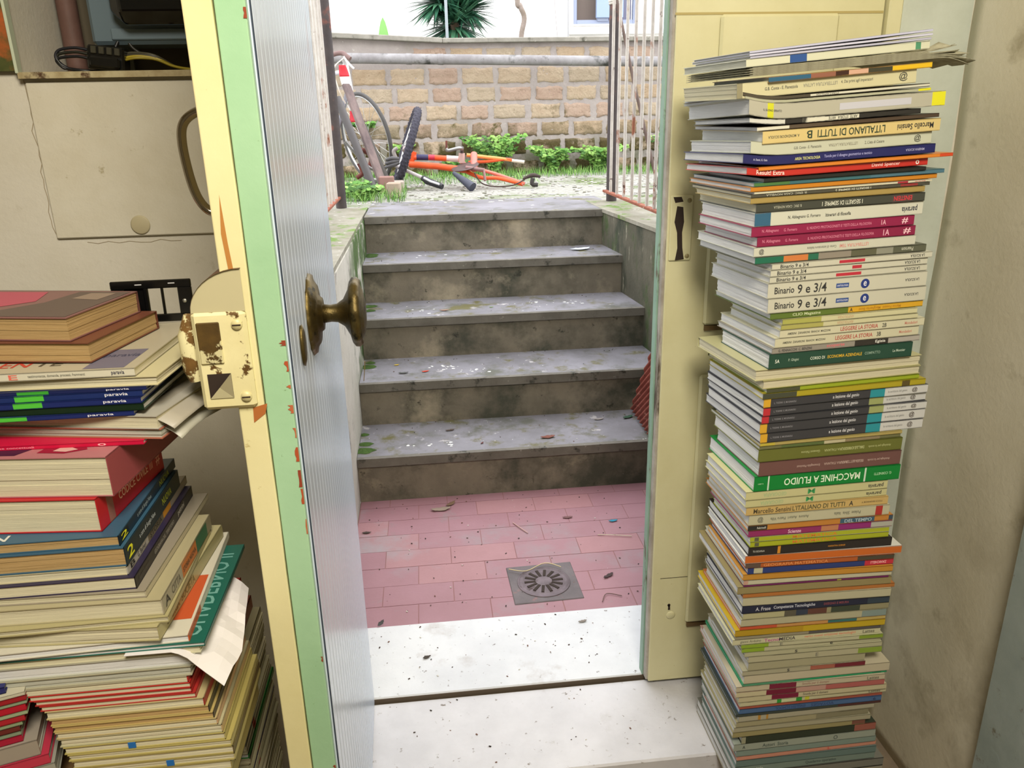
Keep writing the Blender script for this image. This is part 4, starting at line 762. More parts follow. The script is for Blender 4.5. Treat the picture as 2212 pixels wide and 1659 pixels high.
# ------------------------------------------------------------------ tall stack of books on the marble slab at the right
# x, z, length, depth, thickness, yaw, tilt, spine colour, label, bands on the spine, lettering[, mode]
RIGHT = [
(0.4741, 1.3587, 0.295, 0.194, 0.0031, 5.6, 5.7, '#b9bad0', 'lilac paper booklet on very top of the tall right stack under a dark cover edge', [], []),
(0.4744, 1.3552, 0.2953, 0.198, 0.0031, 5.65, 5.29, '#c4c4d6', 'pale lilac booklet second from the top of the right stack', [], []),
(0.4758, 1.3517, 0.2931, 0.189, 0.0031, 5.9, 4.91, '#b0b0c2', 'grey lilac booklet third from the top of the right stack', [], []),
(0.4705, 1.3402, 0.2993, 0.214, 0.0111, 6.3, 4.56, '#c9c9b0', 'pale green-grey booklet with a blue square label near the top of right stack', [(0.23, 0.32, '#2a4f8c', 0.95), (0.92, 0.95, '#4c8a68')], []),
(0.4781, 1.3276, 0.2937, 0.206, 0.0121, 5.72, 4.24, '#8f8a70', 'NEWS', [], []),
(0.5062, 1.3192, 0.2674, 0.183, 0.008, 5.78, 3.94, '#b08a50', 'colour magazine with bright yellow edge lying under the folded newspapers', [(0, 0.25, '#2a5a78'), (0.25, 0.4, '#8a5a48'), (0.4, 0.48, '#3a2018'), (0.48, 0.6, '#c8a088'), (0.6, 0.75, '#3a3a2c'), (0.75, 1, '#d8b020')], []),
(0.4595, 1.2976, 0.2923, 0.191, 0.0212, 5.61, 3.67, '#c4be98', 'thick cream paperback with round emblem at the right end, under the yellow magazine', [(0.0, 0.03, '#8a8468')], [('G.B. Conte - E. Pianezzola', 0.15, 0.33, '#5a5a50', 0), ('LETTERATURA LATINA', 0.36, 0.55, '#8a8878', 1), ('4. Dai primi agli imperatori', 0.57, 0.75, '#6a6a5c', 0), ('@', 0.9, 0.95, '#4a4a40', 0)]),
(0.4691, 1.2924, 0.3106, 0.204, 0.0048, 6.43, 3.43, '#4a4438', 'thin dark photo-spined book with long white title strip under the thick cream paperback', [(0.35, 1, '#c8c6b4', 0.6)], [('STORIA E ANTOLOGIA', 0.38, 0.5, '#5a5a50', 1)]),
(0.4729, 1.2881, 0.3088, 0.215, 0.0039, 6.31, 3.2, '#a8a890', 'thin grey-green book with small yellow tag at its right end', [(0.93, 1, '#d4d020')], []),
(0.4801, 1.2662, 0.3263, 0.215, 0.0215, 5.69, 2.99, '#aca998', 'wide grey handwritten book with large yellow tag at its right end', [(0.09, 0.12, '#c8c82c'), (0.93, 1, '#d8d428'), (0.45, 0.82, '#bcbcc4', 0.45)], [('IL SUONO ERRATO', 0.07, 0.16, '#4a4a44', 0)]),
(0.4818, 1.2586, 0.2859, 0.19, 0.0072, 6.13, 2.8, '#2c2a28', 'black glossy book with a white torn strip above the brown magazine', [(0.0, 0.2, '#c8c8c0'), (0.2, 0.33, '#2c2a28'), (0.3, 0.63, '#d0cebc')], [('ARTE  STORIA  ARTE', 0.45, 0.62, '#5a5a50', 1)]),
(0.4939, 1.2524, 0.3074, 0.215, 0.0057, 6.35, 2.63, '#4a3c30', 'dark brown glossy magazine lying on the yellow Italian grammar book', [(0, 0.17, '#cfcdbc'), (0.17, 0.4, '#54483a')], []),
(0.5037, 1.2337, 0.298, 0.212, 0.0183, 5.59, 2.47, '#cdb87c', "thick pale yellow L'ITALIANO DI TUTTI volume with upside-down dark title, upper stack", [], [('Marcello Sensini', 0.75, 0.96, '#2c2c2c', 1), ("L'ITALIANO DI TUTTI", 0.3, 0.68, '#2c3c2c', 1), ('B', 0.24, 0.27, '#2c3c2c', 1), ('A. MONDADORI SCUOLA', 0.03, 0.2, '#5a5a48', 1)]),
(0.4867, 1.2153, 0.3063, 0.211, 0.018, 6.17, 2.33, '#bdbfaa', 'thick pale grey paperback with round emblem, under the pale yellow grammar', [], [('G.B. Conte - E. Pianezzola', 0.23, 0.38, '#6a6a60', 0), ('LETTERATURA LATINA', 0.42, 0.58, '#8a8878', 1), ("2. L'eta di Cesare", 0.62, 0.73, '#6a6a5c', 0), ('@', 0.9, 0.94, '#4a4a40', 0)]),
(0.4761, 1.2012, 0.3252, 0.215, 0.0137, 5.68, 2.19, '#22245c', 'navy blue AREA TECNOLOGIA book with thin white lettering', [], [('A. Dami, G. Gaia', 0.05, 0.12, '#b8b8d0', 0), ('AREA TECNOLOGIA', 0.26, 0.39, '#c8c880', 0), ('Tavole per il disegno geometrico e tecnico', 0.41, 0.66, '#9a9ac8', 0), ('MINERVA SCUOLA', 0.84, 0.94, '#a8a8c8', 1)]),
(0.501, 1.1956, 0.3316, 0.215, 0.0052, 5.59, 2.07, '#d07c2c', 'long thin orange exercise book sticking out right, above the red book', [(0.93, 1, '#c84828')], []),
(0.4832, 1.1845, 0.3104, 0.215, 0.0107, 6.37, 1.96, '#bc3028', 'red book with white lettering directly under the long orange exercise book', [], [('Result! Extra', 0.05, 0.2, '#e8d0c8', 0), ('David Spencer', 0.68, 0.84, '#e8c0b8', 0), ('o', 0.93, 0.95, '#f0e8e0', 0)]),
(0.5107, 1.1788, 0.2772, 0.19, 0.0053, 5.8, 1.86, '#232422', 'thin black book directly under the red one', [], []),
(0.4959, 1.1723, 0.3282, 0.215, 0.0061, 6.07, 1.76, '#3c6870', 'thin teal and green book directly under the thin black one', [(0, 0.18, '#4a7440'), (0.6, 1, '#4c7080')], []),
(0.491, 1.165, 0.3226, 0.215, 0.0069, 6.35, 1.67, '#c07c24', 'thin ochre orange exercise book curving up at its left end', [], []),
(0.497, 1.1615, 0.3062, 0.208, 0.0031, 5.91, 1.59, '#c8c4ac', 'very thin white book with small red print under the ochre exercise book', [(0.8, 0.86, '#a82838')], [('paravia', 0.9, 0.96, '#c03040', 1)]),
(0.4924, 1.1563, 0.308, 0.212, 0.0049, 5.93, 1.51, '#4c4a40', 'dark olive-grey history book with red logo, upper one of two', [(0.83, 0.93, '#8c3434')], [('B. ERIC  CASA NOVELLA', 0.08, 0.3, '#a8a898', 1), ('I SEGRETI DI SEMPRE 2', 0.46, 0.66, '#c8c8b8', 1)]),
(0.4923, 1.147, 0.3, 0.196, 0.0089, 5.81, 1.43, '#a08a50', 'tan brown book between the two dark grey history books', [], []),
(0.502, 1.1335, 0.2906, 0.205, 0.0131, 5.54, 1.36, '#42443c', 'dark grey history book with red logo, lower one of two', [(0.8, 0.93, '#4c4440')], [('B. ERIC  CASA NOVELLA', 0.1, 0.26, '#a8a898', 1), ('I SEGRETI DI SEMPRE 1', 0.38, 0.62, '#c8c8b8', 1), ('EINSTEIN', 0.81, 0.92, '#c83440', 1)]),
(0.5015, 1.1125, 0.2927, 0.188, 0.0206, 6.13, 1.29, '#c8c8b8', 'white philosophy book with blue block at left end and bold upside-down logo', [(0, 0.09, '#34607c')], [('N. Abbagnano G. Fornero', 0.19, 0.38, '#4a4a44', 0), ('Itinerari di filosofia', 0.41, 0.56, '#2c2c28', 0), ('paravia', 0.87, 0.965, '#222838', 1)]),
(0.4977, 1.0968, 0.2839, 0.188, 0.0153, 6.03, 1.22, '#8c2048', 'crimson philosophy book, upper of the crimson pair', [], [('N. Abbagnano', 0.06, 0.16, '#c87890', 0), ('G. Fornero', 0.19, 0.27, '#c87890', 0), ('IL NUOVO PROTAGONISTI E TESTI DELLA FILOSOFIA', 0.33, 0.73, '#c87890', 0), ('1A', 0.79, 0.82, '#d8a0b0', 0), ('#', 0.92, 0.96, '#e0b8c0', 0)]),
(0.5079, 1.0812, 0.2767, 0.187, 0.0152, 5.84, 1.15, '#862044', 'crimson philosophy book with torn top edge, lower of the crimson pair', [], [('N. Abbagnano', 0.03, 0.14, '#c87890', 0), ('G. Fornero', 0.17, 0.25, '#c87890', 0), ('IL NUOVO PROTAGONISTI E TESTI DELLA FILOSOFIA', 0.31, 0.73, '#c87890', 0), ('1A', 0.79, 0.83, '#d8a0b0', 0), ('#', 0.92, 0.97, '#e0b8c0', 0)]),
(0.5038, 1.0659, 0.2834, 0.205, 0.0149, 5.7, 1.09, '#c4c4b4', 'thick white book with faint pink lettering under the crimson pair', [], [('Corso di letteratura italiana', 0.32, 0.5, '#7a7a70', 1), ('LETTERATURA TEMI', 0.52, 0.7, '#c88880', 1), ('@', 0.03, 0.06, '#3a3a38', 0)]),
(0.507, 1.0543, 0.302, 0.203, 0.0112, 5.7, 1.02, '#5a5c4c', 'book with green and orange blocks and grey animal photo on spine', [(0, 0.16, '#206850'), (0.16, 0.3, '#c87840'), (0.3, 0.36, '#286850'), (0.36, 0.55, '#8c8478'), (0.55, 0.7, '#5c5c48'), (0.7, 0.8, '#8a8a7c')], [('Pearson', 0.85, 0.92, '#b8b8a8', 1)]),
(0.5353, 1.0444, 0.2851, 0.197, 0.0095, 5.78, 0.96, '#c6c4b2', 'white book with small handwritten title, topmost of five, long red label', [(0.41, 0.57, '#b83040', 0.5)], [('Binario 9 e 3/4', 0.05, 0.22, '#2c2c2c', 0), ('LA SCUOLA', 0.86, 0.95, '#3c3c3c', 1)]),
(0.5338, 1.0337, 0.2815, 0.188, 0.0103, 6.25, 0.89, '#c6c4b2', 'thin white book with handwritten title and short red label, second of five', [(0.51, 0.57, '#b83040', 0.5)], [('Binario 9 e 3/4', 0.04, 0.22, '#2c2c2c', 0), ('LA SCUOLA', 0.85, 0.95, '#3c3c3c', 1)]),
(0.5335, 1.0235, 0.2823, 0.188, 0.0098, 6.06, 0.83, '#c4c2b0', 'thin white book with handwritten title and long red label, third of five', [(0.41, 0.57, '#b83040', 0.5)], [('Binario 9 e 3/4', 0.04, 0.22, '#2c2c2c', 0), ('LA SCUOLA', 0.85, 0.95, '#3c3c3c', 1)]),
(0.5319, 0.9987, 0.2845, 0.203, 0.0243, 5.6, 0.76, '#c4c2b0', 'thick white book with large handwritten title and round blue emblem, upper of two', [(0.42, 0.5, '#34508c', 0.3), (0.575, 0.63, '#24387c', 'o')], [('Binario', 0.04, 0.16, '#303030', 0), ('9 e 3/4', 0.18, 0.36, '#303030', 0), ('ANTOLOGIA', 0.425, 0.495, '#c8c8d8', 0), ('e', 0.592, 0.612, '#d0d0d8', 0), ('LA SCUOLA', 0.86, 0.95, '#3c3c3c', 1)]),
(0.5341, 0.9745, 0.2848, 0.183, 0.0238, 5.73, 0.7, '#c2c0ae', 'thick white book with large handwritten title and round blue emblem, lower of two', [(0.42, 0.5, '#34508c', 0.3), (0.575, 0.63, '#24387c', 'o')], [('Binario', 0.04, 0.16, '#303030', 0), ('9 e 3/4', 0.18, 0.36, '#303030', 0), ('ANTOLOGIA', 0.425, 0.495, '#c8c8d8', 0), ('e', 0.592, 0.612, '#d0d0d8', 0), ('LA SCUOLA', 0.86, 0.95, '#3c3c3c', 1)]),
(0.5395, 0.9643, 0.278, 0.195, 0.0098, 6.12, 0.63, '#5c7030', 'olive green magazine book with yellow band on its right half', [(0.5, 1, '#d0a02c')], [('CLIO Magazine', 0.14, 0.32, '#c0c8a0', 0), ('A', 0.51, 0.53, '#2c2c2c', 0), ('Marco Fossati  Margherita Bassi', 0.57, 0.85, '#a87820', 1)]),
(0.561, 0.955, 0.2452, 0.17, 0.009, 5.83, 0.56, '#c8c49c', 'thin cream book just under the olive and yellow one, pale green at left', [(0, 0.28, '#a8a858')], [('ANTOLOGIA', 0.4, 0.52, '#b89878', 1)]),
(0.5594, 0.9463, 0.2497, 0.17, 0.0083, 5.96, 0.49, '#c6c29c', 'second thin cream book with pale green left block under its twin', [(0, 0.3, '#a8a45c')], [('ANTOLOGIA', 0.4, 0.52, '#b89878', 1)]),
(0.5582, 0.9328, 0.2664, 0.17, 0.0131, 6.2, 0.42, '#c8c4a8', 'cream LEGGERE LA STORIA book marked 20, upper of two', [], [('AMERINI  ZANARONI', 0.05, 0.2, '#4a4a40', 0), ('BIANCHI  MAZZONI', 0.21, 0.34, '#4a4a40', 0), ('LEGGERE LA STORIA', 0.41, 0.67, '#a84840', 0), ('2B', 0.7, 0.73, '#3a3a34', 0), ('Mondadori', 0.86, 0.95, '#b87868', 0)]),
(0.5513, 0.9166, 0.2661, 0.19, 0.0158, 6.45, 0.35, '#c6c2a6', 'cream LEGGERE LA STORIA book marked 3B, lower of two', [], [('AMERINI  ZANARONI', 0.05, 0.2, '#4a4a40', 0), ('BIANCHI  MAZZONI', 0.21, 0.34, '#4a4a40', 0), ('LEGGERE LA STORIA', 0.41, 0.67, '#a84840', 0), ('3B', 0.7, 0.73, '#3a3a34', 0), ('Mondadori', 0.86, 0.95, '#b87868', 0)]),
(0.5477, 0.9066, 0.2743, 0.192, 0.0096, 6.46, 0.28, '#908a80', 'grey book with dark half-round patch and pink script above the dark green book', [(0.55, 0.78, '#34302c'), (0.78, 1, '#a8a29a')], [('G. PENNACCHI  C. BENZINI', 0.04, 0.26, '#3a3a38', 0), ('scoperte', 0.36, 0.48, '#d06870', 0), ('Egizia', 0.69, 0.76, '#d8d8d0', 0)]),
(0.544, 0.8808, 0.2644, 0.17, 0.0254, 5.79, 0.21, '#26483a', 'dark green business economics book with yellow and white title', [], [('5A', 0.04, 0.07, '#d8dcd0', 0), ('P. Ghigini', 0.13, 0.2, '#a0b0a0', 0), ('CORSO DI', 0.28, 0.38, '#c8d0c0', 0), ('ECONOMIA AZIENDALE', 0.4, 0.64, '#d0a830', 0), ('COMPATTO', 0.66, 0.77, '#88a090', 0), ('Le Monnier', 0.86, 0.95, '#b0c0b0', 0)]),
(0.5228, 0.8618, 0.31, 0.215, 0.0186, 6.28, 0.14, '#b4b084', 'large plain cream folder of pages under the dark green book', [], [], 'fore'),
(0.5372, 0.847, 0.2968, 0.2, 0.0145, 6.44, 0.07, '#a6a272', 'thin greenish cream booklet with dark lower cover', [], [], 'fore'),
(0.5449, 0.8394, 0.2875, 0.198, 0.0072, 6.32, 0.0, '#94a428', 'lime and yellow magazine with dark left end, upper one of two', [(0, 0.21, '#4a4c38')], []),
(0.5391, 0.8287, 0.3057, 0.203, 0.0103, 5.69, -0.07, '#a89a28', 'olive yellow magazine with lime edge and dark left end, lower one of two', [(0, 0.2, '#45483a'), (0.85, 0.9, '#5a4c28')], []),
(0.5414, 0.8135, 0.3096, 0.209, 0.0148, 5.64, -0.13, '#3a3c42', 'uppermost charcoal and white GENIO book with teal block', [(0, 0.04, '#d0a030'), (0.04, 0.64, '#3c3c40'), (0.64, 0.73, '#2c8c98'), (0.73, 1, '#c6c6c4')], [('L. TODINI  E. MUGNAIOLI', 0.06, 0.19, '#8a8a90', 0), ('a lezione dal genio', 0.41, 0.57, '#c8c8cc', 0), ('la scrittura del genio', 0.75, 0.87, '#8a8a88', 0), ('@', 0.9, 0.935, '#4a4038', 0)]),
(0.5421, 0.7986, 0.311, 0.209, 0.0145, 6.46, -0.2, '#3a3c42', 'second charcoal GENIO book, red tip and pale green block', [(0, 0.04, '#b83038'), (0.04, 0.64, '#3c3c40'), (0.64, 0.73, '#98a068'), (0.73, 1, '#c6c6c4')], [('L. TODINI  E. MUGNAIOLI', 0.06, 0.19, '#8a8a90', 0), ('a lezione dal genio', 0.41, 0.57, '#c8c8cc', 0), ('la scrittura del genio', 0.75, 0.87, '#8a8a88', 0), ('@', 0.9, 0.935, '#4a4038', 0)]),
(0.5406, 0.7852, 0.3127, 0.209, 0.013, 5.48, -0.27, '#3a3c42', 'third charcoal GENIO book, lower of the two with pale green blocks', [(0, 0.04, '#b83038'), (0.04, 0.64, '#3c3c40'), (0.64, 0.73, '#98a068'), (0.73, 1, '#c6c6c4')], [('L. TODINI  E. MUGNAIOLI', 0.06, 0.19, '#8a8a90', 0), ('a lezione dal genio', 0.41, 0.57, '#c8c8cc', 0), ('la scrittura del genio', 0.75, 0.87, '#8a8a88', 0), ('@', 0.9, 0.935, '#4a4038', 0)]),
(0.5386, 0.7676, 0.3131, 0.202, 0.0172, 5.37, -0.33, '#3a3c42', 'fourth charcoal GENIO book, yellow tip and teal block', [(0, 0.04, '#d0a030'), (0.04, 0.64, '#3c3c40'), (0.64, 0.73, '#2c8c98'), (0.73, 1, '#c6c6c4')], [('L. TODINI  E. MUGNAIOLI', 0.06, 0.19, '#8a8a90', 0), ('a lezione dal genio', 0.41, 0.57, '#c8c8cc', 0), ('la scrittura del genio', 0.75, 0.87, '#8a8a88', 0), ('@', 0.9, 0.935, '#4a4038', 0)]),
(0.5408, 0.7503, 0.3088, 0.215, 0.0169, 5.22, -0.39, '#3a3c42', 'lowest charcoal GENIO book, yellow tip and purple-tinged left end', [(0, 0.04, '#d0a030'), (0.04, 0.64, '#3c3c40'), (0.64, 0.73, '#2c8c98'), (0.73, 1, '#c6c6c4')], [('L. TODINI  E. MUGNAIOLI', 0.06, 0.19, '#8a8a90', 0), ('a lezione dal genio', 0.41, 0.57, '#c8c8cc', 0), ('la scrittura del genio', 0.75, 0.87, '#8a8a88', 0), ('@', 0.9, 0.935, '#4a4038', 0)]),
(0.5415, 0.7443, 0.2676, 0.177, 0.0056, 4.6, -0.45, '#a8985c', 'thin tan yellow book just below the five charcoal volumes', [(0, 0.1, '#b8a840')], []),
(0.5407, 0.738, 0.2666, 0.193, 0.0059, 4.81, -0.51, '#6c6c48', 'thin photo-spined magazine lying on the olive anthology', [(0.15, 0.45, '#58683c'), (0.45, 0.6, '#b8b090'), (0.6, 0.85, '#8a7c60')], []),
(0.5399, 0.7149, 0.2711, 0.177, 0.0227, 4.32, -0.56, '#666a30', 'thick olive green anthology with upside-down pale lettering', [], [('Giovanni Falcone', 0.29, 0.42, '#a8ac78', 1), ('DALLE ORIGINI', 0.57, 0.73, '#a8ac78', 1), ('NELLA LETTERATURA ITALIANA', 0.45, 0.73, '#a8ac78', 1), ('Antologia per la scuola', 0.76, 0.92, '#a8ac78', 1)]),
(0.5432, 0.6882, 0.2678, 0.171, 0.0262, 3.97, -0.61, '#6c4c48', 'thick mauve brown anthology under the olive green one', [], [('Ermenegildo Pistolozzi', 0.26, 0.42, '#b09890', 1), ('TESTI LETTERARI', 0.57, 0.73, '#b09890', 1), ('NELLA LETTERATURA ITALIANA', 0.45, 0.73, '#b09890', 1), ('Antologia per la scuola', 0.76, 0.92, '#b09890', 1)]),
(0.5366, 0.6598, 0.2753, 0.191, 0.028, 3.41, -0.66, '#107c34', 'bright green MACCHINE A FLUIDO book with bold upside-down white title', [(0.09, 0.1, '#c8d8c8'), (0.75, 0.762, '#c8d8c8')], [('MACCHINE A FLUIDO', 0.2, 0.72, '#d4e4cc', 1), ('G. CORNETTI', 0.82, 0.94, '#a8d0a8', 1), ('IL LIBRO', 0.025, 0.06, '#a8d0a8', 1)]),
(0.5238, 0.6439, 0.2674, 0.171, 0.0155, 3.19, -0.7, '#c0bc8c', 'cream book with green M emblem, upper of two below the bright green one', [], [('M', 0.43, 0.48, '#3c8c54', 1), ('GEOGRAFIA', 0.12, 0.28, '#98ac80', 1), ('paravia', 0.86, 0.97, '#3a3a38', 1)]),
(0.5246, 0.6297, 0.2678, 0.176, 0.0138, 3.38, -0.74, '#beba8a', 'cream book with green M emblem, lower of two', [], [('M', 0.42, 0.47, '#3c8c54', 1), ('GEOGRAFIA', 0.1, 0.26, '#98ac80', 1), ('paravia', 0.85, 0.96, '#3a3a38', 1)]),
(0.5266, 0.6141, 0.2682, 0.173, 0.0152, 2.62, -0.77, '#c0a468', "pale orange L'ITALIANO DI TUTTI book with upright title, middle of stack", [], [('Marcello Sensini', 0.05, 0.31, '#4a4230', 0), ("L'ITALIANO DI TUTTI", 0.32, 0.69, '#4a4c34', 0), ('A', 0.72, 0.75, '#2c2c2c', 0), ('A. MONDADORI SCUOLA', 0.81, 0.96, '#6a5c40', 0)]),
(0.5328, 0.5944, 0.2656, 0.187, 0.0193, 2.19, -0.8, '#b8b498', 'white book with red block near right end, below the pale orange title', [(0.9, 0.95, '#a83430')], [('Autore  Autori  Pietro Villa', 0.15, 0.42, '#6a6a5c', 1), ('Polese  Silvia  Italia', 0.6, 0.79, '#6a6a5c', 1), ('@', 0.06, 0.1, '#5a5a50', 0)]),
(0.5326, 0.5834, 0.2741, 0.198, 0.0105, 1.86, -0.83, '#b87c38', 'orange book with steel blue block at its right side and black left tip', [(0, 0.13, '#2c2c2c'), (0.63, 0.87, '#3c5c70'), (0.97, 1, '#3c4c5c')], [('Feltrinelli', 0.06, 0.12, '#c8c8c0', 0), ('DEL TEMPO', 0.66, 0.85, '#a8b8c0', 0)]),
(0.5342, 0.5715, 0.2718, 0.179, 0.0115, 1.58, -0.85, '#8c3060', 'white book with a diagonal magenta stripe on its spine', [(0.5, 0.62, '#b87c58'), (0.62, 0.85, '#8a2c70'), (0.85, 1, '#a8a89c')], [('Scienze', 0.27, 0.36, '#e0c0d0', 0)]),
(0.5384, 0.5613, 0.2626, 0.17, 0.0098, 1.35, -0.87, '#a4ac2c', 'lime green book with orange lettering, upper of the lime pair', [(0.03, 0.06, '#5a5a48', 0.7)], [('MATEMATICA', 0.3, 0.62, '#c87830', 0)]),
(0.5393, 0.5505, 0.2628, 0.173, 0.0103, 1.61, -0.88, '#a0a828', 'lime green book with orange lettering, lower of the lime pair', [(0.03, 0.06, '#5a5a48', 0.7)], [('MATEMATICA', 0.3, 0.62, '#c87830', 0)]),
(0.5368, 0.5337, 0.2718, 0.193, 0.0164, 1.01, -0.89, '#2c2826', 'black spined white-covered book lying on the thick orange one', [(0.2, 0.22, '#c88830')], [('TU SCUOLA', 0.03, 0.11, '#c8c8c0', 0), ('NARRATIVA SCIENZE', 0.55, 0.67, '#c88830', 0)]),
(0.5325, 0.5181, 0.2957, 0.19, 0.0153, 0.43, -0.89, '#c06428', 'thick bright orange book with orange top cover, mid stack', [], []),
(0.5338, 0.5084, 0.281, 0.185, 0.0093, 0.07, -0.88, '#a8582c', 'dark orange and brown thin book with green-edged cover beneath the orange one', [(0, 0.1, '#5c4c44'), (0.75, 1, '#4a4438')], [('GEOGRAFIA MATEMATICA', 0.12, 0.55, '#d08850', 0)]),
(0.539, 0.4959, 0.2772, 0.182, 0.0121, 0.54, -0.88, '#2c3c74', 'blue and cream book with bright red block at its right end', [(0, 0.04, '#2c3c74'), (0.04, 0.1, '#b8b494'), (0.8, 1, '#b83040')], [('ZANICHELLI', 0.84, 0.95, '#e8b8b8', 1)]),
(0.531, 0.4839, 0.2831, 0.184, 0.0116, -0.45, -0.86, '#b88434', 'ochre striped book directly below the blue one', [], []),
(0.533, 0.4737, 0.2818, 0.202, 0.0098, 0.07, -0.84, '#b8b49c', 'white book with a thin purple stripe at its foot', [(0.0, 0.03, '#b89080')], []),
(0.5338, 0.4702, 0.2757, 0.199, 0.0031, -0.1, -0.82, '#70285c', 'thin purple book with white lower cover and faint green sprig', [(0.64, 0.67, '#a8a448')], []),
(0.5228, 0.4552, 0.2936, 0.209, 0.0147, 0.15, -0.8, '#8c8058', 'olive tan cloth book slightly longer at its left end', [], []),
(0.5341, 0.4469, 0.2908, 0.205, 0.0078, 0.24, -0.76, '#a86c38', 'worn brown orange book below the olive tan one', [], []),
(0.5348, 0.4295, 0.2828, 0.192, 0.0171, -0.41, -0.73, '#b0ac90', 'plain cream book above the navy COMPETENZE one', [], []),
(0.5345, 0.4131, 0.2852, 0.187, 0.0159, 0.37, -0.69, '#24283c', 'navy COMPETENZE book with white lettering and photo at top edge', [(0.85, 1, '#34404c')], [('A. Frase', 0.09, 0.19, '#b8b8c0', 0), ('Competenze Tecnologiche', 0.21, 0.49, '#b8bcc8', 0), ('DISEGNO E MISURA', 0.55, 0.72, '#884850', 0)]),
(0.5374, 0.4002, 0.2826, 0.202, 0.0125, 0.42, -0.65, '#8c8668', 'book with a strip of small colour photos on a cream spine', [(0.0, 0.28, '#a8a480'), (0.28, 0.36, '#585448'), (0.36, 0.44, '#343c4c'), (0.44, 0.57, '#5c3c34'), (0.6, 0.8, '#3c4438')], []),
(0.5349, 0.3851, 0.2815, 0.187, 0.0147, 0.16, -0.6, '#a8a488', 'cream book with grey-blue patch at its right side', [(0.83, 1, '#7c8c88')], []),
(0.5337, 0.3776, 0.2827, 0.199, 0.0072, 0.14, -0.55, '#b8683c', 'orange and teal thin book with striped spine above the yellow one', [(0.0, 0.25, '#b85034'), (0.25, 0.6, '#b88850'), (0.6, 0.8, '#346868'), (0.8, 1, '#b09c5c')], []),
(0.5251, 0.3642, 0.2916, 0.206, 0.0129, 0.03, -0.5, '#b49a24', 'bright yellow book shading to ochre at its left end', [(0, 0.45, '#a88824')], []),
(0.5261, 0.3572, 0.284, 0.197, 0.0066, 0.19, -0.45, '#8c8670', 'thin grey brown book directly beneath the bright yellow one', [(0.5, 1, '#545050')], []),
(0.5219, 0.3455, 0.2891, 0.191, 0.0113, 0.42, -0.39, '#bab898', 'cream book with purple and black bold title, below the bright yellow one', [(0.2, 0.205, '#b8b090')], [('gianni Arduino', 0.05, 0.19, '#6c6c5c', 0), ('Tecno', 0.21, 0.31, '#a84888', 0), ('MEDIA', 0.31, 0.42, '#3c343c', 0), ('verso nuovi orizzonti tecnologici', 0.48, 0.83, '#c87c60', 0), ('Lattes', 0.88, 0.96, '#5a584c', 0)]),
(0.5391, 0.3365, 0.2763, 0.199, 0.0087, -0.43, -0.34, '#b0ae90', 'white book with lime blocks at both ends, upper one', [(0, 0.19, '#84a030'), (0.83, 1, '#7c9430')], [('E', 0.27, 0.29, '#6c6c60', 0)]),
(0.5409, 0.3271, 0.2739, 0.198, 0.0089, 0.46, -0.28, '#aeac8e', 'white book with lime block at left end only, second one down', [(0, 0.16, '#84a030')], [('e', 0.63, 0.65, '#3c3c38', 0)]),
(0.5475, 0.3168, 0.2685, 0.187, 0.0099, -0.46, -0.22, '#a8a688', 'plain cream book with a small dark mark at mid spine', [], [('s', 0.36, 0.38, '#3c3c38', 0)]),
(0.5553, 0.3031, 0.2622, 0.188, 0.0133, -0.37, -0.17, '#a8a488', 'cream book with lime block at right end only', [(0.82, 1, '#809838')], [('E', 0.5, 0.52, '#6c6c60', 0)]),
(0.5564, 0.285, 0.2307, 0.17, 0.0177, 0.17, -0.11, '#9c987c', 'crumpled cream book whose spine is worn, above the grey-red one', [], []),
(0.5461, 0.2743, 0.2423, 0.17, 0.0103, -0.33, -0.05, '#a09c84', 'thin grey book with dark red wedge at its right end', [(0.55, 0.75, '#9c5c4c'), (0.75, 1, '#6c2430')], [('s', 0.36, 0.38, '#3c3c38', 0)]),
(0.5504, 0.2557, 0.2899, 0.2, 0.0183, 0.07, 0.01, '#b4ac94', 'thick plain cream book above the emerald spine', [], []),
(0.5483, 0.25, 0.2893, 0.203, 0.0053, 0.43, 0.06, '#249060', 'emerald green thin book whose cover edge shows on the left', [(0, 0.35, '#508c6c')], [('Lattes', 0.9, 0.96, '#1c5c40', 0)]),
(0.5368, 0.2378, 0.2953, 0.194, 0.0118, -0.5, 0.12, '#b4aa92', 'cream book with crimson block, upper of three with such blocks', [(0.22, 0.4, '#702038')], [('Scuola per il domani', 0.44, 0.62, '#8c6c60', 0), ('Lattes', 0.88, 0.96, '#5a584c', 0)]),
(0.5377, 0.2253, 0.2953, 0.211, 0.0121, -0.49, 0.17, '#b08c80', 'pale pink spined book with crimson block, second of three', [(0, 0.2, '#b8b090'), (0.2, 0.4, '#6c1c34'), (0.6, 1, '#a45c58')], []),
(0.5435, 0.213, 0.2957, 0.21, 0.0119, -0.38, 0.22, '#b4ac8c', 'cream book with crimson block, lowest of three', [(0.22, 0.4, '#701c38')], [('Scuola per il domani', 0.43, 0.6, '#5c584c', 0)]),
(0.5468, 0.2028, 0.295, 0.208, 0.0098, 0.28, 0.27, '#b4b090', 'cream book with bright green rectangle on its spine, low in stack', [(0.25, 0.28, '#2c8c38'), (0.28, 0.38, '#b8c098'), (0.38, 0.42, '#2c8c38'), (0.44, 0.47, '#b8b838')], [('Lattes', 0.88, 0.96, '#5a584c', 0)]),
(0.5463, 0.1971, 0.288, 0.205, 0.0054, 0.05, 0.31, '#985040', 'very thin brick red book above the steel blue spine', [], []),
(0.5468, 0.1858, 0.2861, 0.204, 0.0109, -0.3, 0.36, '#446088', 'steel blue book with dark blue upside-down lettering, low in stack', [], [('ENGLISH SCHOOL', 0.25, 0.46, '#2c3c64', 1), ('VOYAGES', 0.5, 0.66, '#2c3c64', 1), ('6', 0.94, 0.96, '#243050', 0)]),
